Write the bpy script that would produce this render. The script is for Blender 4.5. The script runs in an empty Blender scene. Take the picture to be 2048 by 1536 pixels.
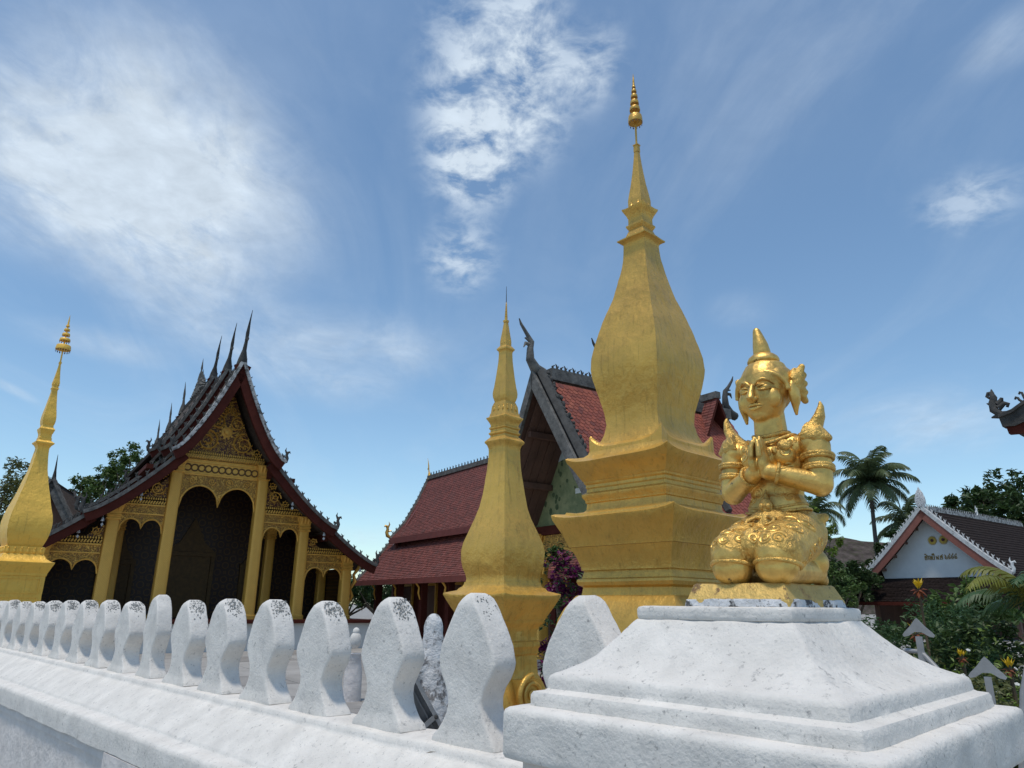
import bpy, bmesh, math, random
from mathutils import Vector, Matrix, noise
R = math.radians
random.seed(7)
scene = bpy.context.scene
COL = scene.collection

# ------------------------------------------------------------------ camera
F, PITCH, ROLL, EYE = 1420.0, R(17.25), R(0.6), 1.60       # focal length in photo pixels
cp, sp, cr, sr = math.cos(PITCH), math.sin(PITCH), math.cos(ROLL), math.sin(ROLL)
cam_d = bpy.data.cameras.new('camera'); cam = bpy.data.objects.new('camera', cam_d); COL.objects.link(cam)
cam_d.sensor_width = 36.0; cam_d.lens = F / 2048 * 36.0; cam_d.clip_start = 0.05; cam_d.clip_end = 5000
right = Vector((cr, -sp * sr, cp * sr)); up = Vector((-sr, -sp * cr, cp * cr)); back = right.cross(up)
m3 = Matrix((right, up, back)).transposed()
cam.matrix_world = Matrix.Translation((0, 0, EYE)) @ m3.to_4x4()
scene.camera = cam

def ray(u, v):
    x, y = (u - 1024) / F, -(v - 768) / F
    return (right * x + up * y - back)
def atY(u, v, Y):
    r = ray(u, v); return Vector((0, 0, EYE)) + r * (Y / r.y)

# ------------------------------------------------------------------ sky, sun, exposure
SUN_EL, SUN_AZ = R(75), R(212)          # azimuth clockwise from +Y (camera heading)
sun_dir = Vector((math.sin(SUN_AZ) * math.cos(SUN_EL), math.cos(SUN_AZ) * math.cos(SUN_EL), math.sin(SUN_EL)))
w = bpy.data.worlds.new('World'); scene.world = w; w.use_nodes = True
nt = w.node_tree; nt.nodes.clear()
def N(t, typ, **kw):
    n = t.nodes.new(typ)
    for k, v in kw.items(): setattr(n, k, v)
    return n
def math_node(t, op, a, b=None, c=None, clamp=False):
    n = N(t, 'ShaderNodeMath', operation=op, use_clamp=clamp)
    for i, val in enumerate((a, b, c)):
        if val is None: continue
        if hasattr(val, 'is_output'): t.links.new(val, n.inputs[i])
        else: n.inputs[i].default_value = val
    return n.outputs[0]
def build_world():
    L = nt.links.new
    sky = N(nt, 'ShaderNodeTexSky', sky_type='NISHITA', sun_disc=False, sun_elevation=SUN_EL, sun_rotation=SUN_AZ,
            altitude=300, air_density=1.0, dust_density=0.5, ozone_density=1.6)
    tc = N(nt, 'ShaderNodeTexCoord')
    sep = N(nt, 'ShaderNodeSeparateXYZ'); L(tc.outputs['Generated'], sep.inputs[0])
    zc = math_node(nt, 'MAXIMUM', sep.outputs[2], 0.0); zc = math_node(nt, 'ADD', zc, 0.16)
    px = math_node(nt, 'DIVIDE', sep.outputs[0], zc); py = math_node(nt, 'DIVIDE', sep.outputs[1], zc)
    cmb = N(nt, 'ShaderNodeCombineXYZ'); L(px, cmb.inputs[0]); L(py, cmb.inputs[1])
    P = cmb.outputs[0]
    def noise_tex(scale, detail, rough, dist=0, rot=0, sc=(1, 1, 1), loc=(0, 0, 0)):
        mp = N(nt, 'ShaderNodeMapping'); mp.inputs['Rotation'].default_value = (0, 0, rot)
        mp.inputs['Scale'].default_value = sc; mp.inputs['Location'].default_value = loc
        L(P, mp.inputs[0])
        nz = N(nt, 'ShaderNodeTexNoise'); nz.inputs['Scale'].default_value = scale; nz.inputs['Detail'].default_value = detail
        nz.inputs['Roughness'].default_value = rough; nz.inputs['Distortion'].default_value = dist
        L(mp.outputs[0], nz.inputs['Vector']); return nz.outputs[0]
    def pp(u, v):
        r = ray(u, v).normalized(); z = max(r.z, 0) + 0.16
        return Vector((r.x / z, r.y / z))
    cell = noise_tex(13.0, 9, 0.60, 0.25, loc=(3.1, 1.7, 0))
    wisp = noise_tex(2.4, 10, 0.60, 0.9, rot=0.5, sc=(1.0, 0.42, 1), loc=(0.4, 2.3, 0))
    def blob(pa, pb, wid, soft, amp):
        a, b = pp(*pa), pp(*pb); c = (a + b) / 2; d = b - a; ln = d.length / 2 + 1e-6
        ang = math.atan2(d.y, d.x)
        # rotate into the streak's own frame, scale to a unit disc
        sub = N(nt, 'ShaderNodeVectorMath', operation='SUBTRACT'); L(P, sub.inputs[0]); sub.inputs[1].default_value = (c.x, c.y, 0)
        rt = N(nt, 'ShaderNodeVectorRotate', rotation_type='Z_AXIS'); L(sub.outputs[0], rt.inputs['Vector']); rt.inputs['Angle'].default_value = -ang
        mu = N(nt, 'ShaderNodeVectorMath', operation='MULTIPLY'); L(rt.outputs[0], mu.inputs[0]); mu.inputs[1].default_value = (1 / ln, 1 / wid, 0)
        le = N(nt, 'ShaderNodeVectorMath', operation='LENGTH'); L(mu.outputs[0], le.inputs[0])
        mr = N(nt, 'ShaderNodeMapRange', interpolation_type='SMOOTHERSTEP'); L(le.outputs['Value'], mr.inputs[0])
        mr.inputs[1].default_value = 1.45; mr.inputs[2].default_value = soft; mr.inputs[3].default_value = 0; mr.inputs[4].default_value = amp
        return mr.outputs[0]
    def total(bl):
        o = bl[0]
        for b in bl[1:]: o = math_node(nt, 'ADD', o, b)
        return o
    puffy = total([blob((1010, -160), (930, 430), 0.105, 0.1, 1.0), blob((1090, -60), (1075, 340), 0.065, 0.1, 0.75), blob((930, 200), (960, 430), 0.09, 0.0, 0.5),
                   blob((1210, 30), (1170, 230), 0.05, 0.0, 0.75), blob((1990, 330), (1900, 470), 0.10, 0.0, 0.52),
                   blob((930, 430), (915, 590), 0.09, 0.0, 0.7)])
    soft = total([blob((-60, -40), (330, 560), 0.42, 0.0, 1.0), blob((-100, 380), (640, 480), 0.34, 0.0, 0.95), blob((-50, 160), (500, 330), 0.3, 0.0, 0.5), blob((250, -60), (760, 150), 0.40, 0.0, 0.42), blob((1250, -60), (2000, 60), 0.5, 0.0, 0.22),
                  blob((250, 560), (640, 740), 0.22, 0.0, 0.62), blob((560, 640), (780, 780), 0.30, 0.0, 0.8), blob((560, 790), (800, 760), 0.2, 0, .5),
                  blob((0, 640), (360, 730), 0.10, 0.0, 0.5), blob((1420, 640), (1560, 600), 0.10, 0.0, 0.42),
                  blob((1680, 880), (2048, 830), 0.35, 0.0, 0.5), blob((2000, 20), (2060, 130), 0.09, 0.0, 0.4),
                  blob((690, 1090), (790, 1060), 0.28, 0.0, 0.45), blob((0, 780), (40, 775), 0.12, 0.0, 0.5)])
    pm = math_node(nt, 'MULTIPLY', puffy, math_node(nt, 'MULTIPLY_ADD', cell, 4.6, -1.75, clamp=True))
    wv = math_node(nt, 'MULTIPLY_ADD', wisp, 3.0, -1.08, clamp=True)
    sm = math_node(nt, 'MULTIPLY', soft, math_node(nt, 'MULTIPLY_ADD', wv, 0.66, 0.26))
    fine = noise_tex(7.0, 10, 0.66, 0.6, rot=0.9, sc=(1.0, 0.55, 1), loc=(5.0, 0.3, 0))
    sm = math_node(nt, 'MULTIPLY', sm, math_node(nt, 'MULTIPLY_ADD', fine, 2.2, -0.15, clamp=True))
    thin = math_node(nt, 'MULTIPLY', math_node(nt, 'MULTIPLY_ADD', wisp, 2.2, -1.0, clamp=True), 0.22)
    mask = math_node(nt, 'ADD', math_node(nt, 'ADD', pm, sm), thin, clamp=True)
    mask = math_node(nt, 'MULTIPLY', mask, 0.90)
    shade = math_node(nt, 'MULTIPLY_ADD', cell, 3.4, 3.7)
    cc = N(nt, 'ShaderNodeCombineXYZ'); 
    L(math_node(nt, 'MULTIPLY', shade, 0.84), cc.inputs[0]); L(math_node(nt, 'MULTIPLY', shade, 0.96), cc.inputs[1]); L(math_node(nt, 'MULTIPLY', shade, 1.08), cc.inputs[2])
    tint = N(nt, 'ShaderNodeMixRGB', blend_type='MULTIPLY'); tint.inputs[0].default_value = 1; L(sky.outputs[0], tint.inputs[1]); tint.inputs[2].default_value = (0.96, 1.07, 1.05, 1)
    mix = N(nt, 'ShaderNodeMixRGB'); L(mask, mix.inputs[0]); L(tint.outputs[0], mix.inputs[1]); L(cc.outputs[0], mix.inputs[2])
    bg = N(nt, 'ShaderNodeBackground'); bg.inputs['Strength'].default_value = 0.15
    L(mix.outputs[0], bg.inputs[0])
    out = N(nt, 'ShaderNodeOutputWorld'); L(bg.outputs[0], out.inputs[0])
build_world()
sd = bpy.data.lights.new('sun', 'SUN'); sd.energy = 2.45; sd.angle = R(7); sd.color = (1.0, 0.93, 0.82)
so = bpy.data.objects.new('sun', sd); COL.objects.link(so)
so.rotation_euler = (-sun_dir).to_track_quat('-Z', 'Y').to_euler(); so.location = (0, 0, 50)
scene.view_settings.view_transform = 'Standard'; scene.view_settings.look = 'None'
scene.view_settings.exposure = 0.0; scene.view_settings.gamma = 1.0

# ------------------------------------------------------------------ helpers
def tag(o, label=None, cat=None, group=None, kind=None):
    if label: o['label'] = label
    if cat: o['category'] = cat
    if group: o['group'] = group
    if kind: o['kind'] = kind
    return o
def thing(name, label, cat, loc=(0, 0, 0), rz=0.0, group=None):
    o = bpy.data.objects.new(name, None); COL.objects.link(o)
    o.empty_display_size = 0.2; o.location = loc; o.rotation_euler = (0, 0, rz)
    return tag(o, label, cat, group)
def nz(p, s=1.0, seed=0.0):
    return noise.noise(Vector((p[0] * s + seed, p[1] * s - seed, p[2] * s + 2 * seed)))

class MB:
    def __init__(s): s.v = []; s.f = []
    def add(s, vs, fs, M=None):
        o = len(s.v)
        s.v += [tuple(M @ Vector(p)) for p in vs] if M is not None else [tuple(p) for p in vs]
        s.f += [tuple(i + o for i in f) for f in fs]
        return s
    def box(s, c, d, M=None, taper=1.0, rz=0.0):
        x, y, z = d[0] / 2, d[1] / 2, d[2] / 2; t = taper
        vs = [(-x, -y, -z), (x, -y, -z), (x, y, -z), (-x, y, -z), (-x * t, -y * t, z), (x * t, -y * t, z), (x * t, y * t, z), (-x * t, y * t, z)]
        T = Matrix.Translation(c) @ Matrix.Rotation(rz, 4, 'Z')
        if M is not None: T = M @ T
        return s.add(vs, [(3, 2, 1, 0), (4, 5, 6, 7), (0, 1, 5, 4), (1, 2, 6, 5), (2, 3, 7, 6), (3, 0, 4, 7)], T)
    def tube(s, pts, rads, n=8, M=None, flat=1.0):
        pts = [Vector(p) for p in pts]
        if not hasattr(rads, '__len__'): rads = [rads] * len(pts)
        vs, fs = [], []; prev = None
        for i, p in enumerate(pts):
            t = (pts[min(i + 1, len(pts) - 1)] - pts[max(i - 1, 0)]).normalized()
            if prev is None:
                a = t.orthogonal().normalized() if abs(t.z) > 0.95 else t.cross(Vector((0, 0, 1))).normalized()
            else:
                a = (prev - t * prev.dot(t)).normalized()
            prev = a; b = t.cross(a)
            for k in range(n):
                q = 2 * math.pi * k / n
                vs.append(p + (a * math.cos(q) + b * (math.sin(q) * flat)) * rads[i])
        for i in range(len(pts) - 1):
            for k in range(n):
                k2 = (k + 1) % n
                fs.append((i * n + k, i * n + k2, (i + 1) * n + k2, (i + 1) * n + k))
        fs.append(tuple(range(n - 1, -1, -1))); fs.append(tuple(range((len(pts) - 1) * n, len(pts) * n)))
        return s.add(vs, fs, M)
    def lathe(s, prof, n=20, c=(0, 0, 0), M=None, sx=1.0, sy=1.0):
        vs, fs = [], []
        for r, z in prof:
            for k in range(n):
                q = 2 * math.pi * k / n; vs.append((c[0] + r * math.cos(q) * sx, c[1] + r * math.sin(q) * sy, c[2] + z))
        for i in range(len(prof) - 1):
            for k in range(n):
                k2 = (k + 1) % n; fs.append((i * n + k, i * n + k2, (i + 1) * n + k2, (i + 1) * n + k))
        fs.append(tuple(range(n - 1, -1, -1))); fs.append(tuple(range((len(prof) - 1) * n, len(prof) * n)))
        return s.add(vs, fs, M)
    def ell(s, c, r, n=20, M=None, rot=None):
        prof = [(max(math.sin(math.pi * i / n), 1e-4), -math.cos(math.pi * i / n)) for i in range(n + 1)]
        T = Matrix.Translation(c)
        if rot is not None: T = T @ rot
        T = T @ Matrix.Diagonal((r[0], r[1], r[2], 1))
        if M is not None: T = M @ T
        return s.lathe(prof, n, M=T)
    def cap(s, a, b, ra, rb, n=16, M=None):
        a, b = Vector(a), Vector(b); d = (b - a); ln = d.length; d.normalize()
        pts, rr = [], []
        for i in range(6):
            q = math.pi / 2 * i / 5; pts.append(a - d * ra * math.cos(q)); rr.append(max(ra * math.sin(q), 1e-4))
        for i in range(6):
            q = math.pi / 2 * i / 5; pts.append(b + d * rb * math.sin(q)); rr.append(max(rb * math.cos(q), 1e-4))
        return s.tube(pts, rr, n, M)
    def sqloft(s, rings, m=10, c=(0, 0), rnd=0.0, jit=0.0, js=6.0, seed=0.0, power=4, M=None):
        vs, fs = [], []
        for rg in rings:
            z, h = rg[0], rg[1]; L = rg[2] if len(rg) > 2 else 0.0
            hy = rg[3] if len(rg) > 3 else h
            oy = rg[4] if len(rg) > 4 else 0.0
            for side in range(4):
                for k in range(m):
                    u = -1 + 2 * k / m
                    rr = 1.0
                    if rnd: rr = 1 - rnd * (abs(u) ** 12)
                    x, y = ((1, u), (-u, 1), (-1, -u), (u, -1))[side]
                    p = [c[0] + x * h * rr, c[1] + oy + y * hy * rr, z + L * abs(u) ** power]
                    if jit:
                        d = nz(p, js, seed) * jit + nz(p, js * 4, seed + 5) * jit * 0.35
                        p[0] += x * d; p[1] += y * d; p[2] += d * 0.4
                    vs.append(p)
        n = 4 * m
        for i in range(len(rings) - 1):
            for k in range(n):
                k2 = (k + 1) % n; fs.append((i * n + k, i * n + k2, (i + 1) * n + k2, (i + 1) * n + k))
        fs.append(tuple(range(n - 1, -1, -1))); fs.append(tuple(range((len(rings) - 1) * n, len(rings) * n)))
        return s.add(vs, fs, M)
    def prism(s, poly, y0, y1, M=None):
        """polygon in x,z pulled from y0 to y1"""
        n = len(poly)
        vs = [(x, y0, z) for x, z in poly] + [(x, y1, z) for x, z in poly]
        fs = [tuple(range(n)), tuple(range(2 * n - 1, n - 1, -1))] + [(i, n + i, n + (i + 1) % n, (i + 1) % n) for i in range(n)]
        return s.add(vs, fs, M)
    def strip(s, low, high, y0, y1, M=None):
        """solid between two equally long polylines in x,z"""
        n = len(low)
        vs = [(x, y0, z) for x, z in low] + [(x, y0, z) for x, z in high] + [(x, y1, z) for x, z in low] + [(x, y1, z) for x, z in high]
        fs = []
        for i in range(n - 1):
            a, b, c, d = i, i + 1, n + i + 1, n + i
            fs += [(a, b, c, d), (2 * n + d, 2 * n + c, 2 * n + b, 2 * n + a), (a, 2 * n + a, 2 * n + b, b), (d, c, 2 * n + c, 2 * n + d)]
        fs += [(0, n, 3 * n, 2 * n), (n - 1, 3 * n - 1, 4 * n - 1, 2 * n - 1)]
        return s.add(vs, fs, M)
    def mesh(s, name, mt, smooth=40):
        me = bpy.data.meshes.new(name); me.from_pydata(s.v, [], s.f)
        bm = bmesh.new(); bm.from_mesh(me); bmesh.ops.recalc_face_normals(bm, faces=bm.faces); bm.to_mesh(me); bm.free()
        if smooth:
            me.shade_smooth(); me.set_sharp_from_angle(angle=R(smooth))
        if mt: me.materials.append(mt)
        return me
    def build(s, name, mt, parent=None, smooth=40, kind=None, **kw):
        o = bpy.data.objects.new(name, s.mesh(name, mt, smooth)); COL.objects.link(o)
        if parent is not None: o.parent = parent
        tag(o, kind=kind, **kw)
        return o
def inst(name, me, parent, M):
    o = bpy.data.objects.new(name, me); COL.objects.link(o); o.parent = parent; o.matrix_local = M; return o

def mat(name, base, rough=0.6, metal=0.0, var=0.15, vs=3.0, bump=0.0, bs=40.0, bump2=0.0, bs2=8.0, stain=None, alt=None, spec=0.5, trans=0.0, stretch=None, streak=None):
    """procedural Principled: colour varied by noise, noise relief, optional stains"""
    m = bpy.data.materials.new(name); m.use_nodes = True; t = m.node_tree; L = t.links.new
    b = t.nodes['Principled BSDF']; b.inputs['Roughness'].default_value = rough; b.inputs['Metallic'].default_value = metal
    b.inputs['Specular IOR Level'].default_value = spec
    g = N(t, 'ShaderNodeNewGeometry'); src = g.outputs['Position']
    if stretch:
        mp = N(t, 'ShaderNodeMapping'); mp.inputs['Scale'].default_value = stretch; L(src, mp.inputs[0]); srcs = mp.outputs[0]
    else: srcs = src
    n1 = N(t, 'ShaderNodeTexNoise'); n1.inputs['Scale'].default_value = vs; n1.inputs['Detail'].default_value = 8; n1.inputs['Roughness'].default_value = 0.62
    L(srcs, n1.inputs['Vector'])
    rp = N(t, 'ShaderNodeValToRGB'); a = alt or tuple(c * (1 - var) for c in base); hi = tuple(min(c * (1 + var), 1) for c in base)
    rp.color_ramp.elements[0].color = (*a, 1); rp.color_ramp.elements[0].position = 0.32
    rp.color_ramp.elements[1].color = (*(base if alt else hi), 1); rp.color_ramp.elements[1].position = 0.68
    L(n1.outputs[0], rp.inputs[0]); col = rp.outputs[0]
    if stain:
        for sc, lo, hi_, scol, amt in stain:
            n2 = N(t, 'ShaderNodeTexNoise'); n2.inputs['Scale'].default_value = sc; n2.inputs['Detail'].default_value = 9; n2.inputs['Roughness'].default_value = 0.72
            L(src, n2.inputs['Vector'])
            mr = N(t, 'ShaderNodeMapRange'); mr.inputs[1].default_value = lo; mr.inputs[2].default_value = hi_; mr.inputs[4].default_value = amt
            L(n2.outputs[0], mr.inputs[0])
            mx = N(t, 'ShaderNodeMixRGB'); L(mr.outputs[0], mx.inputs[0]); L(col, mx.inputs[1]); mx.inputs[2].default_value = (*scol, 1); col = mx.outputs[0]
    if streak:      # thin rain streaks running down
        mp2 = N(t, 'ShaderNodeMapping'); mp2.inputs['Scale'].default_value = (26, 26, 0.9); L(src, mp2.inputs[0])
        n4 = N(t, 'ShaderNodeTexNoise'); n4.inputs['Scale'].default_value = 1.0; n4.inputs['Detail'].default_value = 5; n4.inputs['Roughness'].default_value = 0.7; L(mp2.outputs[0], n4.inputs['Vector'])
        mr = N(t, 'ShaderNodeMapRange'); mr.inputs[1].default_value = 0.54; mr.inputs[2].default_value = 0.78; mr.inputs[4].default_value = 0.75; L(n4.outputs[0], mr.inputs[0])
        mx = N(t, 'ShaderNodeMixRGB'); L(mr.outputs[0], mx.inputs[0]); L(col, mx.inputs[1]); mx.inputs[2].default_value = (*streak, 1); col = mx.outputs[0]
    L(col, b.inputs['Base Color'])
    nrm = None
    for st, sc in ((bump, bs), (bump2, bs2)):
        if st:
            n3 = N(t, 'ShaderNodeTexNoise'); n3.inputs['Scale'].default_value = sc; n3.inputs['Detail'].default_value = 6; n3.inputs['Roughness'].default_value = 0.6
            L(srcs, n3.inputs['Vector'])
            bp = N(t, 'ShaderNodeBump'); bp.inputs['Strength'].default_value = st; bp.inputs['Distance'].default_value = 0.6 / sc
            L(n3.outputs[0], bp.inputs['Height'])
            if nrm: L(nrm, bp.inputs['Normal'])
            nrm = bp.outputs[0]
    if nrm: L(nrm, b.inputs['Normal'])
    if trans:
        b.inputs['Transmission Weight'].default_value = 0
        tr = N(t, 'ShaderNodeBsdfTranslucent'); L(col, tr.inputs[0]); ms = N(t, 'ShaderNodeMixShader'); ms.inputs[0].default_value = trans
        L(b.outputs[0], ms.inputs[1]); L(tr.outputs[0], ms.inputs[2]); L(ms.outputs[0], t.nodes['Material Output'].inputs[0])
    return m
def pattern_mat(name, ground, ink, scale, rough=0.5, metal=0.3, kind='scroll', bump=0.35, width=0.06):
    """carved or stencilled filigree in two colours, on object coordinates"""
    m = bpy.data.materials.new(name); m.use_nodes = True; t = m.node_tree; L = t.links.new
    b = t.nodes['Principled BSDF']; b.inputs['Roughness'].default_value = rough
    tc = N(t, 'ShaderNodeTexCoord')
    mp = N(t, 'ShaderNodeMapping'); L(tc.outputs['Object'], mp.inputs[0]); mp.inputs['Scale'].default_value = (1, 0.02, 1)
    if kind == 'scroll':
        nn = N(t, 'ShaderNodeTexNoise'); nn.inputs['Scale'].default_value = scale; nn.inputs['Detail'].default_value = 1.5; nn.inputs['Distortion'].default_value = 2.2
        L(mp.outputs[0], nn.inputs['Vector'])
        f = math_node(t, 'MULTIPLY', nn.outputs[0], 30.0); f = math_node(t, 'SINE', f); f = math_node(t, 'MULTIPLY_ADD', f, 1.6, width * 10 - 0.6, clamp=True)
    elif kind == 'dots':
        vo = N(t, 'ShaderNodeTexVoronoi', feature='F1'); vo.inputs['Scale'].default_value = scale; vo.inputs['Randomness'].default_value = 0.0
        mp.inputs['Rotation'].default_value = (0, R(45), 0)
        L(mp.outputs[0], vo.inputs['Vector'])
        f = math_node(t, 'MULTIPLY', vo.outputs['Distance'], 22.0); f = math_node(t, 'SINE', f); f = math_node(t, 'MULTIPLY_ADD', f, 2.0, width * 10 - 1, clamp=True)
    else:
        br = N(t, 'ShaderNodeTexBrick'); br.inputs['Scale'].default_value = scale; br.inputs['Mortar Size'].default_value = width
        br.inputs['Color1'].default_value = (1, 1, 1, 1); br.inputs['Color2'].default_value = (.8, .8, .8, 1); br.inputs['Mortar'].default_value = (0, 0, 0, 1)
        sw = N(t, 'ShaderNodeSeparateXYZ'); L(tc.outputs['Object'], sw.inputs[0]); cb = N(t, 'ShaderNodeCombineXYZ')
        L(math_node(t, 'ADD', sw.outputs[0], sw.outputs[1]), cb.inputs[0]); L(sw.outputs[2], cb.inputs[1]); L(cb.outputs[0], br.inputs['Vector'])
        f = math_node(t, 'MULTIPLY', br.outputs['Color'], 1.0)
    g = N(t, 'ShaderNodeNewGeometry'); nv = N(t, 'ShaderNodeTexNoise'); nv.inputs['Scale'].default_value = 2.5; nv.inputs['Detail'].default_value = 6; L(g.outputs['Position'], nv.inputs['Vector'])
    wear = math_node(t, 'MULTIPLY_ADD', nv.outputs[0], 1.5, 0.15, clamp=True)
    fx = math_node(t, 'MULTIPLY', f, wear)
    mx = N(t, 'ShaderNodeMixRGB'); L(fx, mx.inputs[0]); mx.inputs[1].default_value = (*ground, 1); mx.inputs[2].default_value = (*ink, 1)
    L(mx.outputs[0], b.inputs['Base Color']); L(math_node(t, 'MULTIPLY', fx, metal), b.inputs['Metallic'])
    bp = N(t, 'ShaderNodeBump'); bp.inputs['Strength'].default_value = bump; bp.inputs['Distance'].default_value = 0.02; L(f, bp.inputs['Height']); L(bp.outputs[0], b.inputs['Normal'])
    return m

M = {}
BLK = (0.035, 0.038, 0.036)
M['white'] = mat('whitewash', (0.68, 0.645, 0.60), 0.9, var=0.11, vs=7, bump=0.5, bs=95, bump2=0.22, bs2=22, spec=0.2,
                 stain=[(34, 0.585, 0.68, (0.24, 0.235, 0.23), 0.75), (85, 0.62, 0.68, (0.10, 0.10, 0.10), 0.85), (10, 0.58, 0.72, (0.44, 0.43, 0.42), 0.5), (3.0, 0.50, 0.85, (0.50, 0.475, 0.45), 0.55)])
M['white_wall'] = mat('whitewash wall', (0.64, 0.60, 0.575), 0.9, var=0.10, vs=4, bump=0.5, bs=55, bump2=0.4, bs2=9, spec=0.2,
                 stain=[(7, 0.55, 0.8, (0.36, 0.33, 0.34), 0.6)])
M['lichen'] = mat('lichen crust', (0.22, 0.22, 0.21), 0.95, var=0.3, vs=60, bump=0.6, bs=120, spec=0.1)
M['gold'] = mat('gold paint', (0.68, 0.395, 0.08), 0.40, 0.5, var=0.14, vs=2.2, bump=0.16, bs=26, bump2=0.25, bs2=4, stain=[(4, 0.52, 0.74, (0.42, 0.25, 0.055), 0.6), (30, 0.66, 0.74, (0.16, 0.10, 0.03), 0.6), (0.9, 0.5, 0.75, (0.50, 0.29, 0.06), 0.5)], streak=(0.30, 0.17, 0.035))
M['gold_bright'] = mat('bright gold paint', (0.86, 0.505, 0.08), 0.5, 0.25, streak=(0.45, 0.27, 0.05), var=0.1, vs=2.0, bump=0.2, bs=40, bump2=0.3, bs2=6)
M['gold_leaf'] = mat('gilded plaster', (0.72, 0.455, 0.125), 0.42, 0.75, var=0.24, vs=14, bump=0.22, bs=110, bump2=0.14, bs2=30, stain=[(9, 0.50, 0.70, (0.34, 0.19, 0.05), 0.75), (17, 0.635, 0.68, (0.04, 0.03, 0.02), 0.9)])
M['gold_carved'] = mat('gilded carved plaster', (0.72, 0.455, 0.125), 0.42, 0.75, var=0.24, vs=20, bump=0.8, bs=42, bump2=0.7, bs2=85, stain=[(9, 0.50, 0.70, (0.34, 0.19, 0.05), 0.75), (17, 0.62, 0.67, (0.04, 0.03, 0.02), 0.9)])
M['gold_plinth'] = mat('worn gold plinth', (0.62, 0.42, 0.13), 0.55, 0.45, var=0.15, vs=12, bump=0.7, bs=60, stain=[(16, 0.56, 0.62, (0.05, 0.045, 0.04), 0.9), (8, 0.52, 0.66, (0.42, 0.20, 0.06), 0.8)])
M['chip'] = mat('chipped plaster edge', (0.66, 0.66, 0.67), 0.9, var=0.1, vs=20, bump=0.9, bs=45, stain=[(30, 0.50, 0.56, (0.05, 0.05, 0.05), 0.95)])
M['t_gold'] = pattern_mat('gold stencilled column', (0.62, 0.33, 0.05), (0.82, 0.455, 0.085), 7.0, kind='brick', metal=0.35, bump=0.25, width=0.03)
M['t_goldp'] = mat('gilded wood', (0.74, 0.405, 0.075), 0.5, 0.35, var=0.15, vs=6, bump=0.3, bs=40)
M['t_frieze'] = pattern_mat('carved gold frieze', (0.26, 0.12, 0.022), (0.76, 0.43, 0.08), 7.0, metal=0.3, bump=0.9, width=0.12)
M['t_gable'] = pattern_mat('red gable with gold carving', (0.085, 0.018, 0.010), (0.66, 0.37, 0.07), 4.2, metal=0.25, bump=0.9, width=0.075)
M['t_wall'] = pattern_mat('red wall with gold stencil', (0.022, 0.007, 0.005), (0.105, 0.055, 0.012), 2.6, kind='dots', metal=0.2, bump=0.05, width=0.03)  # ground and ink darkened, putting the porch's deep shade into the colours
M['dim_gold'] = mat('dim gilt', (0.10, 0.055, 0.014), 0.6, 0.2, var=0.3, vs=8)  # gilt darkened in colour for doors in the porch shade; also on pendants
M['red'] = mat('dark red lacquer', (0.075, 0.017, 0.011), 0.85, spec=0.15, var=0.2, vs=3, bump=0.15, bs=20)
M['red2'] = mat('oxblood board', (0.17, 0.045, 0.036), 0.6, var=0.15, vs=3)
M['wood'] = mat('brown plank', (0.115, 0.058, 0.040), 0.75, var=0.3, vs=2.0, bump=0.3, bs=18, stretch=(1, 1, .2))
M['grey'] = mat('weathered grey mortar', (0.125, 0.118, 0.108), 0.9, var=0.45, vs=5, bump=0.6, bs=25, stain=[(7, 0.52, 0.66, (0.036, 0.036, 0.036), 0.8)])
M['pale'] = mat('pale weathered mortar', (0.40, 0.395, 0.385), 0.9, var=0.3, vs=5, bump=0.6, bs=25, stain=[(6, 0.47, 0.57, (0.05, 0.05, 0.05), 0.9)])
M['dark'] = mat('blackened mortar', (0.055, 0.053, 0.050), 0.9, var=0.4, vs=5, bump=0.5, bs=25)
M['roofgrey'] = mat('grey brown shingle', (0.085, 0.066, 0.056), 0.95, spec=0.15, var=0.4, vs=9, bump=0.5, bs=30)
M['tile'] = mat('terracotta scale tile', (0.24, 0.058, 0.034), 0.7, var=0.35, vs=4.5, bump=0.3, bs=40)
M['tile_dark'] = mat('maroon tile', (0.165, 0.043, 0.031), 0.75, var=0.5, vs=6, bump=0.3, bs=40, stain=[(2.2, 0.5, 0.7, (0.10, 0.050, 0.042), 0.6)])
M['tile_black'] = mat('blackened tile', (0.026, 0.018, 0.016), 0.95, spec=0.12, var=0.5, vs=8, bump=0.4, bs=25, stain=[(9, 0.64, 0.70, (0.16, 0.15, 0.14), 0.6)])
M['black'] = mat('black shaded interior', (0.012, 0.010, 0.009), 0.9)  # near-black colour standing in for the shade deep in the hall porch
M['wall_white'] = mat('painted gable wall', (0.60, 0.61, 0.60), 0.85, var=0.05, vs=2, bump=0.2, bs=30)
M['steel'] = mat('galvanised sheet', (0.27, 0.275, 0.28), 0.55, 0.3, var=0.15, vs=20, bump=0.1, bs=60)
M['stained'] = mat('stained limewash', (0.50, 0.50, 0.49), 0.9, var=0.2, vs=4, bump=0.4, bs=20, stain=[(5, 0.54, 0.66, (0.16, 0.16, 0.155), 0.75)])
M['steel_dark'] = mat('dull grey sheet', (0.17, 0.175, 0.18), 0.55, 0.4, var=0.2, vs=6)
M['ground'] = mat('concrete yard', (0.30, 0.285, 0.265), 0.9, var=0.2, vs=1.2, bump=0.3, bs=12, stain=[(0.8, 0.5, 0.7, (0.17, 0.155, 0.14), 0.7)])
M['bark'] = mat('bark', (0.13, 0.10, 0.075), 0.95, var=0.4, vs=12, bump=0.7, bs=25)
M['palm_bark'] = mat('palm bark', (0.10, 0.088, 0.075), 0.95, var=0.4, vs=8, bump=0.6, bs=20)
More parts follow.
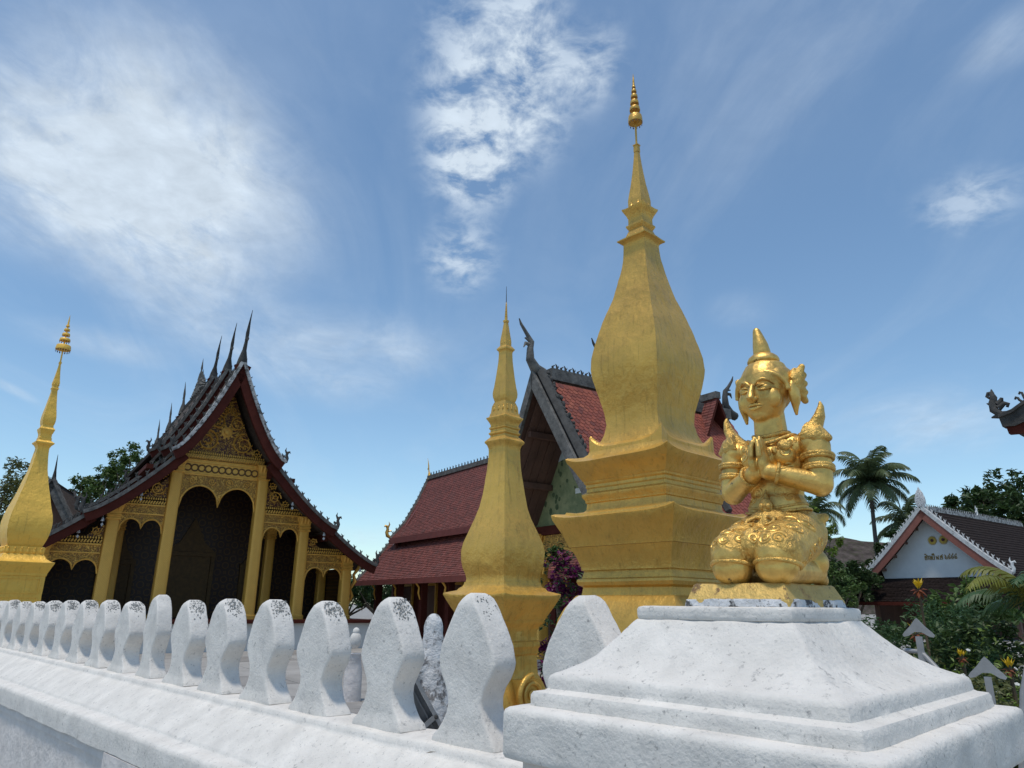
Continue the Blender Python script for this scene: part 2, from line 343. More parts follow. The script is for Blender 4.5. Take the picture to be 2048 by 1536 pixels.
for nm, c in dict(leaf_dark=(0.048, 0.085, 0.026), leaf_mid=(0.085, 0.14, 0.036), leaf_olive=(0.115, 0.125, 0.040), leaf_light=(0.13, 0.19, 0.030), leaf_fern=(0.055, 0.11, 0.042),
                  leaf_yellow=(0.62, 0.42, 0.02), leaf_red=(0.20, 0.055, 0.020), leaf_areca=(0.16, 0.17, 0.025), petal=(0.13, 0.010, 0.075), bloom=(0.75, 0.75, 0.68), palm=(0.085, 0.115, 0.050), twig=(0.12, 0.085, 0.05)).items():
    M[nm] = mat(nm, c, 0.5, var=0.4, vs=1.7 if nm.startswith('leaf') else 8, spec=0.35, trans=0.25)
M['hill'] = mat('bare wooded hillside', (0.080, 0.066, 0.060), 1.0, spec=0.0, var=0.5, vs=0.35, bump=1.0, bs=0.9, stain=[(0.6, 0.52, 0.6, (0.055, 0.060, 0.035), 0.7)])

# ------------------------------------------------------------------ ground
def build_ground():
    mb = MB(); mb.add([(-900, -900, 0), (900, -900, 0), (900, 900, 0), (-900, 900, 0)], [(0, 1, 2, 3)])
    mb.build('ground', M['ground'], smooth=0, kind='structure')
    # paving joints of the temple yard, thin raised lines of mortar and a red painted line
    c, s = math.cos(R(34)), math.sin(R(34))
    pv = bpy.data.objects.new('yard_paving', None); COL.objects.link(pv); pv['kind'] = 'structure'
    pv.location = (-4, 17, 0); pv.rotation_euler = (0, 0, R(34))
    me = {}
    rnd = random.Random(3)
    for i in range(-5, 7):
        for j in range(-4, 5):
            k = rnd.randint(0, 2)
            if k not in me:
                b = MB(); b.box((0, 0, 0.014), (1.97, 1.97, 0.02), taper=0.992)
                me[k] = b.mesh('paving_slab', mat('slab %d' % k, ((0.33, 0.315, 0.295), (0.29, 0.275, 0.255), (0.25, 0.235, 0.22))[k], 0.9, var=0.18, vs=1.5, bump=0.3, bs=14), 0)
            o = bpy.data.objects.new('paving_slab', me[k]); COL.objects.link(o); o.parent = pv; o.location = (i * 2, j * 2, rnd.uniform(0, .004))
build_ground()

# ------------------------------------------------------------------ the white wall (s runs back-left along it, t into the yard)
WALL_RZ = R(-45)       # local x = -s, local y = t
S = lambda s, t, z=0.0: (-s, t, z)
def build_wall():
    T = thing('boundary_wall', 'long low whitewashed temple wall topped with a row of bud shaped merlons', 'wall', (0, 0, 0), WALL_RZ)
    s0, s1, ds = 1.38, 13.0, 0.045
    n = int((s1 - s0) / ds)
    prof = [(1.503, 0.80), (1.503, .86), (1.502, .905), (1.506, .924), (1.518, .932), (1.55, .938), (1.581, .943), (1.586, .950), (1.589, .958), (1.594, .963), (1.62, .986), (1.65, 1.008), (1.68, 1.030), (1.71, 1.053),
            (1.74, 1.073), (1.762, 1.086), (1.772, 1.090), (1.776, 1.100), (1.780, 1.116), (1.79, 1.122), (1.83, 1.125), (1.89, 1.126), (1.98, 1.124), (2.0, 1.09), (2.18, .96), (2.19, .94), (2.27, .93), (2.27, 0.8)]
    b = MB(); vs, fs = [], []
    for i in range(n + 1):
        s = s0 + i * ds
        for j, (t, z) in enumerate(prof):
            p = Vector((s, t, z)); d = nz(p, 5, 1.1) * 0.005 + nz(p, 17, 4.0) * 0.002
            e = 0.010 * max(0, nz((s, 0, 0), 4.1, 9)) if 2 <= j <= 4 else 0
            vs.append(S(s, t + d * 0.6 + e, z + d - e))
    k = len(prof)
    for i in range(n):
        for j in range(k - 1): fs.append((i * k + j, (i + 1) * k + j, (i + 1) * k + j + 1, i * k + j + 1))
    fs += [tuple(range(k)), tuple(range(n * k + k - 1, n * k - 1, -1))]
    b.add(vs, fs); b.build('coping', M['white'], T, 50)
    b = MB(); b.box((-(s0 + s1) / 2, 1.895, 0.3985), (s1 - s0 - .01, 0.72, 0.797)); b.build('wall_core', M['white_wall'], T, 0)
    b = MB(); b.box((-(s0 + 4.67) / 2, 1.517, 0.3985), (4.67 - s0 - .02, 0.034, 0.797)); b.build('pier_face', M['white_wall'], T, 0)
    def stripe(name, sa, sb, za, zb, ta, tb):
        b = MB(); b.box((-(sa + sb) / 2, (ta + tb) / 2, (za + zb) / 2), (sb - sa, tb - ta, zb - za)); return b.build(name, M['white_wall'], T, 0)
    stripe('panel_moulding', 4.674, 9.3, 0.748, 0.797, 1.519, 1.536); stripe('panel_moulding', 4.674, 4.72, 0.30, 0.746, 1.519, 1.536)
    stripe('panel_moulding', 9.73, 13.0, 0.748, 0.797, 1.519, 1.536); stripe('pier_face', 9.31, 9.72, 0.0, 0.797, 1.5, 1.536); stripe('plinth_band', 4.674, 9.3, 0.0, 0.296, 1.5, 1.536)
    # merlons
    W = [(0, .160), (.02, .170), (.05, .163), (.09, .144), (.14, .120), (.20, .100), (.26, .090), (.32, .092), (.38, .107), (.44, .130), (.50, .148), (.545, .154), (.59, .150), (.65, .137), (.71, .120), (.77, .101), (.83, .081), (.88, .063), (.925, .047), (.96, .034), (.985, .024), (1.0, .012)]
    tops = {1: 1.630, 2: 1.640, 3: 1.624, 4: 1.607, 5: 1.612, 6: 1.617, 7: 1.607, 8: 1.640, 9: 1.594, 10: 1.601, 11: 1.600}
    for q in range(1, 22):
        rnd = random.Random(q * 13); c = (1.53 if q == 1 else 2.054 + .523 * (q - 2)); c += rnd.uniform(-.008, .008) if q > 2 else 0
        top = tops.get(q, 1.588 + rnd.uniform(-.010, .012)); H = top - 1.118
        th = 0.059 if q != 8 else 0.050; slim = 1.0 if q not in (8,) else 0.80
        rounder = rnd.uniform(0.0, 1.0) if q > 2 else 0.1
        b = MB(); vs, fs = [], []; m = 36
        ring_u = []
        for kk in range(m):
            a = 2 * math.pi * kk / m; ca, sa = math.cos(a), math.sin(a); e = 0.16
            ring_u.append((math.copysign(abs(ca) ** e, ca), math.copysign(abs(sa) ** e, sa)))
        for zz, ww in W:
            f = ww * slim * (1 + rnd.uniform(-.012, .012)); f += 0.016 * rounder * math.exp(-((zz - .82) / .12) ** 2)
            tt = th * (1.14 if zz < .06 else 1.0) * (1 - .55 * max(0, (zz - .93) / .07) ** 2)
            for (x, y) in ring_u:
                p = Vector((c + x * f, 1.885 + y * tt, 1.118 + zz * H))
                d = nz(p, 9, q * .7) * .0034 + nz(p, 34, q) * .0014
                vs.append(S(p.x + x * d, p.y + y * d, p.z + (d if zz > .8 else 0)))
        for i in range(len(W) - 1):
            for kk in range(m):
                k2 = (kk + 1) % m; fs.append((i * m + kk, i * m + k2, (i + 1) * m + k2, (i + 1) * m + kk))
        fs += [tuple(range(m - 1, -1, -1)), tuple(range((len(W) - 1) * m, len(W) * m))]
        b.add(vs, fs)
        mo = b.build('merlon', M['white'], T, 40)
        # crust of dark lichen flakes on the weather side of the tip
        if q != 1 and q != 8:
            b = MB(); cnt = 150 if q > 2 else 36
            for _ in range(cnt):
                zz = min(0.985, rnd.gauss(.915, .045)); zz = max(.72, zz)
                i = next(i for i in range(len(W) - 1) if W[i + 1][0] >= zz); fr = (zz - W[i][0]) / (W[i + 1][0] - W[i][0])
                ww = (W[i][1] * (1 - fr) + W[i + 1][1] * fr) * slim + 0.016 * rounder * math.exp(-((zz - .82) / .12) ** 2)
                slope = -(W[i + 1][1] - W[i][1]) / ((W[i + 1][0] - W[i][0]) * H)
                y = 1.885 + rnd.gauss(0, .45) * th
                if abs(y - 1.885) > th * .85: continue
                nrm = Vector((-1, 0, slope)).normalized(); cpt = Vector((c - ww, y, 1.118 + zz * H)) + nrm * .0015
                tx = Vector((0, 1, 0)); tz = nrm.cross(tx); r0 = rnd.uniform(.0012, .0058)
                poly = [cpt + (tx * math.cos(a) + tz * math.sin(a)) * r0 * rnd.uniform(.45, 1.2) for a in [k * math.pi / 3.5 for k in range(7)]]
                apex = cpt + nrm * .0012
                base = len(b.v); b.v += [S(*p) for p in poly] + [S(*apex)]
                b.f += [(base + k, base + (k + 1) % 7, base + 7) for k in range(7)]
            if b.v: b.build('lichen_patch', M['lichen'], mo, 0, kind='stuff')
    return T
build_wall()

def build_pillar():
    cs, ct = 0.9695, 1.8865
    T = thing('corner_pillar', 'square whitewashed wall pillar with stepped cornice and sloping cap under the kneeling statue', 'pillar', (0, 0, 0), WALL_RZ)
    c = (-cs, ct)
    def sub(rings, step=0.012):
        out = [rings[0]]
        for a, b in zip(rings, rings[1:]):
            n = max(1, int(math.hypot(b[0] - a[0], b[1] - a[1]) / step))
            for i in range(1, n + 1): out.append((a[0] + (b[0] - a[0]) * i / n, a[1] + (b[1] - a[1]) * i / n))
        return [(z, h, 0, h + .07 * max(0, h - .22) / .25, .07 * max(0, h - .22) / .25) for z, h in out]
    MB().sqloft(sub([(0, .436), (.6, .434), (1.221, .432)], .3), 8, c, jit=.003, seed=2).build('shaft', M['white_wall'], T, 40)
    b = MB(); b.sqloft(sub([(1.223, .44), (1.223, .462), (1.226, .470), (1.234, .4735), (1.330, .4735), (1.340, .471), (1.346, .463), (1.350, .430)]), 44, c, rnd=.012, jit=.005, js=9, seed=1.3)
    b.build('cornice', M['white'], T, 45)
    b = MB(); b.sqloft(sub([(1.330, .424), (1.346, .4275), (1.356, .4265), (1.376, .4255), (1.384, .421), (1.388, .400), (1.392, .394), (1.414, .391), (1.423, .387), (1.430, .376), (1.431, .33)], .008), 44, c, rnd=.014, jit=.0045, js=8, seed=3.3)
    b.build('steps', M['white'], T, 45)
    b = MB(); b.sqloft(sub([(1.410, .372), (1.429, .3755), (1.440, .352), (1.453, .327), (1.475, .297), (1.500, .273), (1.525, .2515), (1.547, .234), (1.560, .224), (1.567, .217)], .010), 44, c, rnd=.014, jit=.0045, js=8, seed=3.3)
    b.build('sloping_cap', M['white'], T, 60)
    b = MB(); b.sqloft(sub([(1.566, .205), (1.567, .2165), (1.571, .2195), (1.592, .2195), (1.598, .216), (1.600, .205)], .006), 36, c, rnd=.02, jit=.003, js=14, seed=4.3)
    b.build('top_slab', M['white'], T, 45)
    return T
build_pillar()

# ------------------------------------------------------------------ kneeling gilded statue
def remesh(mb, name, mt, parent, voxel, smooth=4):
    o = mb.build(name, mt, None, 0)
    md = o.modifiers.new('r', 'REMESH'); md.mode = 'VOXEL'; md.voxel_size = voxel
    m2 = o.modifiers.new('s', 'SMOOTH'); m2.iterations = smooth; m2.factor = 0.5
    bpy.context.view_layer.update()
    dg = bpy.context.evaluated_depsgraph_get(); me = bpy.data.meshes.new_from_object(o.evaluated_get(dg))
    o.modifiers.clear(); o.data = me; me.shade_smooth()
    if not me.materials: me.materials.append(mt)
    o.parent = parent
    return o
def build_statue():
    W = Matrix.Rotation(WALL_RZ, 4, 'Z') @ Vector((-0.925, 1.88, 1.601))
    T = thing('kneeling_statue', 'gilded figure kneeling with palms pressed together and tall pointed crown on white pillar', 'statue', W, WALL_RZ)
    # plinth
    b = MB(); rings = [(.0, .138, 0, .170), (.014, .138, 0, .170), (.02, .135, 0, .166), (.052, .122, 0, .150), (.056, .117, 0, .145)]
    b.sqloft(rings, 24, (.012, 0), jit=.004, js=16, seed=8.0); b.build('plinth', M['gold_plinth'], T, 45)
    b = MB(); b.sqloft([(-.001, .1415, 0, .1735), (.010, .1415, 0, .1735), (.017, .140, 0, .172), (.018, .128, 0, .16)], 30, (.012, 0), jit=.006, js=24, seed=3.0); b.build('plinth_edge', M['chip'], T, 45)
    B = Matrix.Translation((0.034, 0, .054)); cx, cy = 0.010, .060
    b = MB()
    # torso
    b.ell((cx, cy, .125), (.098, .085, .085), M=B); b.ell((cx, cy - .005, .20), (.083, .066, .075), M=B); b.ell((cx, cy, .258), (.074, .060, .08), M=B)
    b.ell((cx, cy, .325), (.086, .060, .075), M=B); b.ell((cx, cy + .005, .375), (.105, .052, .045), M=B); b.ell((cx, cy - .022, .345), (.070, .045, .045), M=B)
    for s in (-1, 1): b.ell((cx + s * .042, cy - .035, .345), (.036, .030, .032), M=B); b.ell((cx + s * .112, cy + .004, .378), (.038, .040, .036), M=B)
    b.cap((cx, cy, .395), (cx, cy - .004, .478), .047, .043, M=B)
    # arms
    for s in (-1, 1):
        el = (cx + s * .127, cy - .012, .262); wr = (cx + s * .020, cy - .088, .298)
        b.cap((cx + s * .122, cy + .004, .372), el, .037, .034, M=B); b.cap(el, wr, .033, .023, M=B)
        # palm and five fingers, pressed together and pointing up
        b.ell((cx + s * .0135, cy - .093, .322), (.0145, .026, .033), M=B)
        for k, (yy, ln) in enumerate(((-.1150, .042), (-.1015, .053), (-.088, .050), (-.0755, .040))):
            a = (cx + s * .0115, cy + yy, .340); mid = (cx + s * .0105, cy + yy + .002, .340 + ln * .55); tip = (cx + s * .007, cy + yy + .006, .340 + ln)
            b.cap(a, mid, .0086, .0080, 10, M=B); b.cap(mid, tip, .0080, .0062, 10, M=B)
        b.cap((cx + s * .013, cy - .074, .315), (cx + s * .009, cy - .066, .345), .0085, .0068, 10, M=B)
    # legs: thighs forward, shins folded under, feet behind
    for s in (-1, 1):
        hip = (cx + s * .048, cy + .005, .130); kn = (cx + .004 + s * .060, -.116, .070)
        b.cap(hip, kn, .066, .056, M=B); b.ell((cx + .004 + s * .060, -.124, .040), (.055, .042, .044), M=B)
        b.cap((cx + s * .068, -.100, .034), (cx + s * .066, .100, .036), .036, .030, M=B)
        b.cap((cx + s * .066, .105, .030), (cx + s * .062, .140, .016), .024, .020, M=B); b.ell((cx + s * .068, .085, .060), (.040, .045, .04), M=B)
    # face and head, turned a little toward its right
    Hm = B @ Matrix.Translation((cx, cy - .004, .540)) @ Matrix.Rotation(R(-4), 4, 'Z') @ Matrix.Rotation(R(3), 4, 'X') @ Matrix.Scale(1.22, 4)
    b.ell((0, .004, .020), (.060, .064, .070), M=Hm); b.ell((0, -.016, -.012), (.050, .050, .064), M=Hm); b.ell((0, -.034, -.054), (.024, .022, .018), M=Hm)
    for s in (-1, 1):
        b.ell((s * .031, -.036, -.020), (.022, .020, .026), M=Hm)
    body = remesh(b, 'body', M['gold_leaf'], T, .0026, 4)
    # facial features, own meshes so that they stay crisp
    f = MB()
    f.tube([(0, -.0635, .012), (0, -.072, -.004), (0, -.080, -.019), (0, -.066, -.027)], [.0055, .0070, .0100, .0075], 10, Hm)
    for s in (-1, 1): f.ell((s * .008, -.070, -.022), (.0058, .0065, .0050), 10, Hm)
    remesh(f, 'nose', M['gold_leaf'], T, .0017, 4)
    for s in (-1, 1):
        br = MB(); br.tube([(s * .006, -.0635, .012), (s * .014, -.0645, .021), (s * .026, -.0600, .0245), (s * .037, -.0505, .020), (s * .044, -.0400, .010)], [.0026, .0034, .0034, .003, .0018], 8, Hm); br.build('brow', M['gold_leaf'], T, 60)
        e = MB(); e.ell((s * .0245, -.0535, .0035), (.0145, .0105, .0082), 14, Hm); eo = e.build('eye', M['gold_leaf'], T, 80)
        e = MB(); e.tube([(s * .009, -.0605, .0010), (s * .017, -.0652, -.0012), (s * .026, -.0640, -.0018), (s * .034, -.0575, -.0006), (s * .0395, -.0490, .002)], [.0012, .0022, .0024, .002, .001], 8, Hm); e.build('lower_lid', M['gold_leaf'], eo, 60)
        e = MB(); e.tube([(s * .0085, -.0600, .0040), (s * .017, -.0648, .0082), (s * .026, -.0630, .0095), (s * .035, -.0555, .007), (s * .040, -.0475, .003)], [.0011, .002, .0022, .002, .001], 8, Hm); e.build('upper_lid', M['gold_leaf'], eo, 60)
    f = MB(); f.tube([(-.0215, -.0555, -.0365), (-.011, -.0655, -.0365), (-.004, -.0690, -.0345), (0, -.0685, -.0362), (.004, -.0690, -.0345), (.011, -.0655, -.0365), (.0215, -.0555, -.0365)], [.0012, .0032, .0040, .0036, .0040, .0032, .0012], 10, Hm)
    f.tube([(-.018, -.0580, -.0395), (-.009, -.0660, -.0435), (0, -.0685, -.0450), (.009, -.0660, -.0435), (.018, -.0580, -.0395)], [.0014, .0040, .0050, .0040, .0014], 10, Hm); f.build('lips', M['gold_leaf'], T, 60)
    # hair cap with a raised rim over the brow, topknot and flame
    h = MB(); h.ell((0, .010, .028), (.0675, .068, .046), M=Hm); h.lathe([(.050, -.004), (.046, .006), (.040, .011), (.034, .013)], 24, (0, .006, .064), Hm)
    rim = []
    for i in range(25):
        a = math.pi * (i / 24) ; x = -.0655 * math.cos(a); zz = -.006 + .052 * math.sin(a) ** .8
        y = -.070 * math.sqrt(max(0, 1 - (x / .075) ** 2)) * (.94 - .16 * (zz + .006) / .06) + .010
        rim.append((x, y, zz))
    h.tube(rim, .0062, 8, Hm); remesh(h, 'hair_cap', M['gold_leaf'], T, .003, 3)
    k = MB(); k.lathe([(.033, 0), (.0375, .004), (.0375, .009), (.034, .016), (.027, .022), (.020, .026)], 24, (0, .004, .076), Hm); k.build('topknot', M['gold_leaf'], T, 50)
    k = MB(); k.tube([(0, .004, .098), (-.001, .004, .104), (-.002, .003, .124), (-.005, .003, .146), (-.008, .003, .166), (-.009, .003, .171)], [.0200, .0210, .0185, .0135, .0085, .004], 14, Hm); remesh(k, 'crown_flame', M['gold_leaf'], T, .003, 3)
    for s in (-1, 1):
        e = MB(); e.ell((s * .066, .006, -.010), (.011, .020, .036), M=Hm); e.cap((s * .066, .004, -.020), (s * .064, .006, -.060), .013, .004, 10, Hm); remesh(e, 'ear_pendant', M['gold_leaf'], T, .003, 3)
        e = MB()
        for q in range(5): e.cap((s * .066, .012, .012), (s * (.074 + .010 * math.cos(q * .5)), .022 + .006 * q, .052 - .019 * q), .015, .008, 10, Hm)
        e.ell((s * .070, .014, .022), (.012, .020, .030), M=Hm); remesh(e, 'ear_flare', M['gold_carved'], T, .003, 2)
    # ornaments
    k = MB()
    def ringpath(rx, ry, z, c, n=40, tilt=0.0, drop=0.0): return [(c[0] + rx * math.cos(2 * math.pi * i / n), c[1] + ry * math.sin(2 * math.pi * i / n), z + tilt * math.sin(2 * math.pi * i / n) - drop * max(0, -math.sin(2 * math.pi * i / n)) ** 2) for i in range(n + 1)]
    k.tube(ringpath(.050, .046, .418, (cx, cy), drop=.012), .0062, 8, B); k.tube(ringpath(.068, .056, .408, (cx, cy), drop=.024), .0052, 8, B); k.build('necklace', M['gold_carved'], T, 60)
    k = MB()
    for q in range(13):
        a = R(200 + q * 11.7); k.ell((cx + .080 * math.cos(a), cy + .070 * math.sin(a), .388 - .034 * max(0, -math.sin(a)) ** 2), (.0085, .006, .012), 8, B)
    k.ell((cx + .058, cy - .056, .372), (.020, .010, .016), 12, B); k.build('chest_ornament', M['gold_carved'], T, 60, kind='stuff')
    for s in (-1, 1):
        # winged epaulette: flared collar on the shoulder rising to a pointed flame
        k = MB()
        k.tube([(cx + s * .070, cy + .012, .398), (cx + s * .098, cy + .012, .408), (cx + s * .124, cy + .012, .428), (cx + s * .138, cy + .013, .455), (cx + s * .144, cy + .014, .482), (cx + s * .142, cy + .014, .496)], [.016, .024, .030, .022, .012, .004], 12, B, flat=.62)
        k.tube([(cx + s * .100, cy, .404), (cx + s * .135, cy, .392), (cx + s * .168, cy, .384)], [.042, .036, .006], 12, B, flat=.9)
        remesh(k, 'epaulette', M['gold_carved'], T, .003, 2)
        d = (Vector((cx + s * .127, cy - .012, .262)) - Vector((cx + s * .122, cy + .004, .372)))
        for fr, rr in ((.30, .0435), (.36, .042), (.58, .040), (.64, .040)):
            pc = Vector((cx + s * .122, cy + .004, .372)) + d * fr; q = d.to_track_quat('Z', 'Y').to_matrix().to_4x4(); k = MB()
            k.tube([Vector((rr * .93 * math.cos(2 * math.pi * i / 28), rr * .93 * math.sin(2 * math.pi * i / 28), 0)) for i in range(29)], .0056, 8, B @ Matrix.Translation(pc) @ q); k.build('armband', M['gold_carved'], T, 60)
        pc = Vector((cx + s * .040, cy - .077, .292)); d2 = Vector((s * .128, .076, -.036)); q = d2.to_track_quat('Z', 'Y').to_matrix().to_4x4(); k = MB()
        k.tube([Vector((.0262 * math.cos(2 * math.pi * i / 24), .0262 * math.sin(2 * math.pi * i / 24), 0)) for i in range(25)], .005, 8, B @ Matrix.Translation(pc) @ q); k.build('bracelet', M['gold_carved'], T, 60)
    # skirt over the thighs with banded hem, belt and buckle
    k = MB()
    for s in (-1, 1): k.cap((cx + s * .046, cy + .006, .136), (cx + .004 + s * .060, -.106, .078), .074, .063, M=B)
    k.ell((cx, cy + .01, .135), (.106, .090, .080), M=B); k.ell((cx, cy - .03, .155), (.078, .075, .058), M=B); k.ell((cx + .004, -.080, .098), (.05, .075, .050), M=B)
    for s in (-1, 1): k.cap((cx + s * .085, cy + .02, .165), (cx + s * .112, cy + .028, .178), .030, .012, 10, B)
    skirt = remesh(k, 'skirt', M['gold_carved'], T, .0028, 4)
    for s in (-1, 1):
        k = MB(); c2 = Vector((cx + .004 + s * .060, -.118, .046)); q = Vector((0, -.25, -1.0)).to_track_quat('Z', 'Y').to_matrix().to_4x4()
        k.tube([Vector((.0560 * math.cos(2 * math.pi * i / 30), .0500 * math.sin(2 * math.pi * i / 30), 0)) for i in range(31)], .0058, 8, B @ Matrix.Translation(c2) @ q); k.build('hem_band', M['gold_carved'], T, 60)
    k = MB(); k.tube(ringpath(.0785, .064, .214, (cx, cy - .004), drop=.012), .0050, 8, B); k.tube(ringpath(.088, .071, .200, (cx, cy - .004), drop=.012), .0042, 8, B); k.build('belt', M['gold_carved'], T, 60)
    k = MB(); k.ell((cx, cy - .078, .206), (.020, .010, .024), 14, B); k.cap((cx, cy - .074, .222), (cx, cy - .070, .250), .009, .003, 10, B)
    for s in (-1, 1): k.ell((cx + s * .010, cy - .087, .206), (.008, .006, .009), 10, B)
    k.build('buckle', M['gold_carved'], T, 60)
    k = MB()
    for s in (-1, 1): k.tube([(cx, -.030, .172), (cx + s * .020, -.044, .176), (cx + s * .040, -.058, .166), (cx + s * .036, -.070, .155), (cx + s * .016, -.072, .152)], [.004, .0055, .006, .005, .003], 8, B)
    k.build('sash_fold', M['gold_carved'], T, 60)
    # carved scrolls lying on the skirt and chest
    from mathutils.bvhtree import BVHTree
    def carve(surf, name, motifs, dirv, r):
        bv = BVHTree.FromPolygons([v.co for v in surf.data.vertices], [tuple(p.vertices) for p in surf.data.polygons]); dirv = Vector(dirv).normalized(); k = MB()
        ux = Vector((1, 0, 0)); uz = ux.cross(dirv)
        if uz.z < 0: uz = -uz
        for c, rad, turns, sg, a0 in motifs:
            pts = []
            n = int(18 * turns)
            for i in range(n + 1):
                u = i / n; a = a0 + sg * u * turns * 2 * math.pi; q = rad * (1 - .8 * u)
                h = bv.ray_cast(Vector(c) + ux * (q * math.cos(a)) + uz * (q * math.sin(a)) - dirv * .5, dirv)[0]
                if h is None:
                    if len(pts) > 2: k.tube(pts, r, 5)
                    pts = []
                else: pts.append(h)
            if len(pts) > 2: k.tube(pts, r, 5)
        k.build(name, M['gold_leaf'], surf, 60, kind='stuff')
    rnd = random.Random(31); ox = .034 + cx; mot = []
    for s in (-1, 1):
        for j, (x, y, z, rr) in enumerate(((.030, -.10, .175, .018), (.066, -.10, .165, .020), (.098, -.06, .170, .018), (.036, -.05, .205, .018), (.075, -.04, .205, .020), (.106, 0.0, .19, .018), (.055, -.13, .140, .016), (.088, -.12, .135, .016), (.020, -.12, .145, .014))): mot.append(((ox + s * x, y, z), rr, 1.7, s * (1 if j % 2 else -1), rnd.uniform(0, 6)))
    carve(skirt, 'carved_scrolls', mot, (0, .75, -.66), .0026)
    carve(skirt, 'carved_scrolls', [((ox + .125, .02 - .035 * j, .165 - .02 * j), .019, 1.7, 1 if j % 2 else -1, j) for j in range(4)], (-.8, .6, -.1), .0026)
    carve(body, 'carved_scrolls', [((ox + x, 0, z), rr, 1.5, 1 if x > 0 else -1, 1.0) for x, z, rr in ((.062, .408, .017), (-.062, .408, .017), (.060, .365, .012), (-.055, .365, .012), (.03, .30, .016), (-.03, .30, .016), (.055, .285, .013), (-.05, .285, .013))], (0, 1, 0), .0022)
build_statue()

# ------------------------------------------------------------------ golden stupas
def densify(r, step):
    out = [r[0]]
    for a, b in zip(r, r[1:]):
        a = tuple(a) + (0,) * (3 - len(a)); b = tuple(b) + (0,) * (3 - len(b))
        n = max(1, int(math.hypot(b[0] - a[0], b[1] - a[1]) / step))
        for i in range(1, n + 1): out.append(tuple(a[j] + (b[j] - a[j]) * i / n for j in range(3)))
    return out
def petals(T, n, z, h, size, mt, lean=0.5):
    me = None
    for side in range(4):
        for k in range(n):
            u = -1 + (2 * k + 1) / n
            x, y = ((1, u), (-u, 1), (-1, -u), (u, -1))[side]
            if me is None:
                b = MB(); b.ell((0, 0, 0), (size * .55, size * .30, size), 8); b.ell((0, -size * .2, size * .75), (size * .3, size * .3, size * .3), 6); me = b.mesh('petal', mt, 60)
            inst('petal', me, T, Matrix.Translation((x * h, y * h, z)) @ Matrix.Rotation(R((90, 180, 270, 0)[side]), 4, 'Z') @ Matrix.Rotation(-lean, 4, 'X'))
def umbrella(T, tiers, pole, tip, mt):
    """stack of flat ring canopies with leaf pendants on a thin pole"""
    b = MB(); b.tube([(0, 0, pole[0]), (0, 0, tip[0])], pole[1], 8); b.build('pole', mt, T, 60)
    b = MB(); b.tube([(0, 0, tip[0]), (0, 0, tip[0] + (tip[1] - tip[0]) * .45), (0, 0, tip[1])], [pole[1] * 1.3, pole[1] * 1.0, .002], 8); b.build('tip', mt, T, 60)
    for z, r, h in tiers:
        b = MB(); b.lathe([(r * .93, h * .02), (r, 0), (r * 1.03, h * .12), (r * .95, h * .9), (r * .90, h), (r * .15, h * 1.06)], 20, (0, 0, z)); o = b.build('canopy', mt, T, 40)
        b = MB(); n = max(7, int(r * 150))
        for k in range(n):
            a = 2 * math.pi * k / n; q = Matrix.Translation((r * .97 * math.cos(a), r * .97 * math.sin(a), z)) @ Matrix.Rotation(a, 4, 'Z')
            s = r * .20 + .004
            b.add([(0, -s * .5, -s * .6), (.002, 0, 0), (0, s * .5, -s * .6), (.002, 0, -s * 1.7), (-.003, 0, -s * .7)], [(0, 3, 1), (1, 3, 2), (0, 1, 4), (1, 2, 4), (0, 4, 3), (4, 2, 3)], q)
        b.build('pendant_row', M['dim_gold'], o, 0, kind='stuff')
def bell_part(T, name, rings, mt, m=12, jit=.004, step=.05, power=4, seed=0.0):
    b = MB(); b.sqloft(densify(rings, step), m, jit=jit, js=4, seed=seed, power=power); return b.build(name, mt, T, 33)
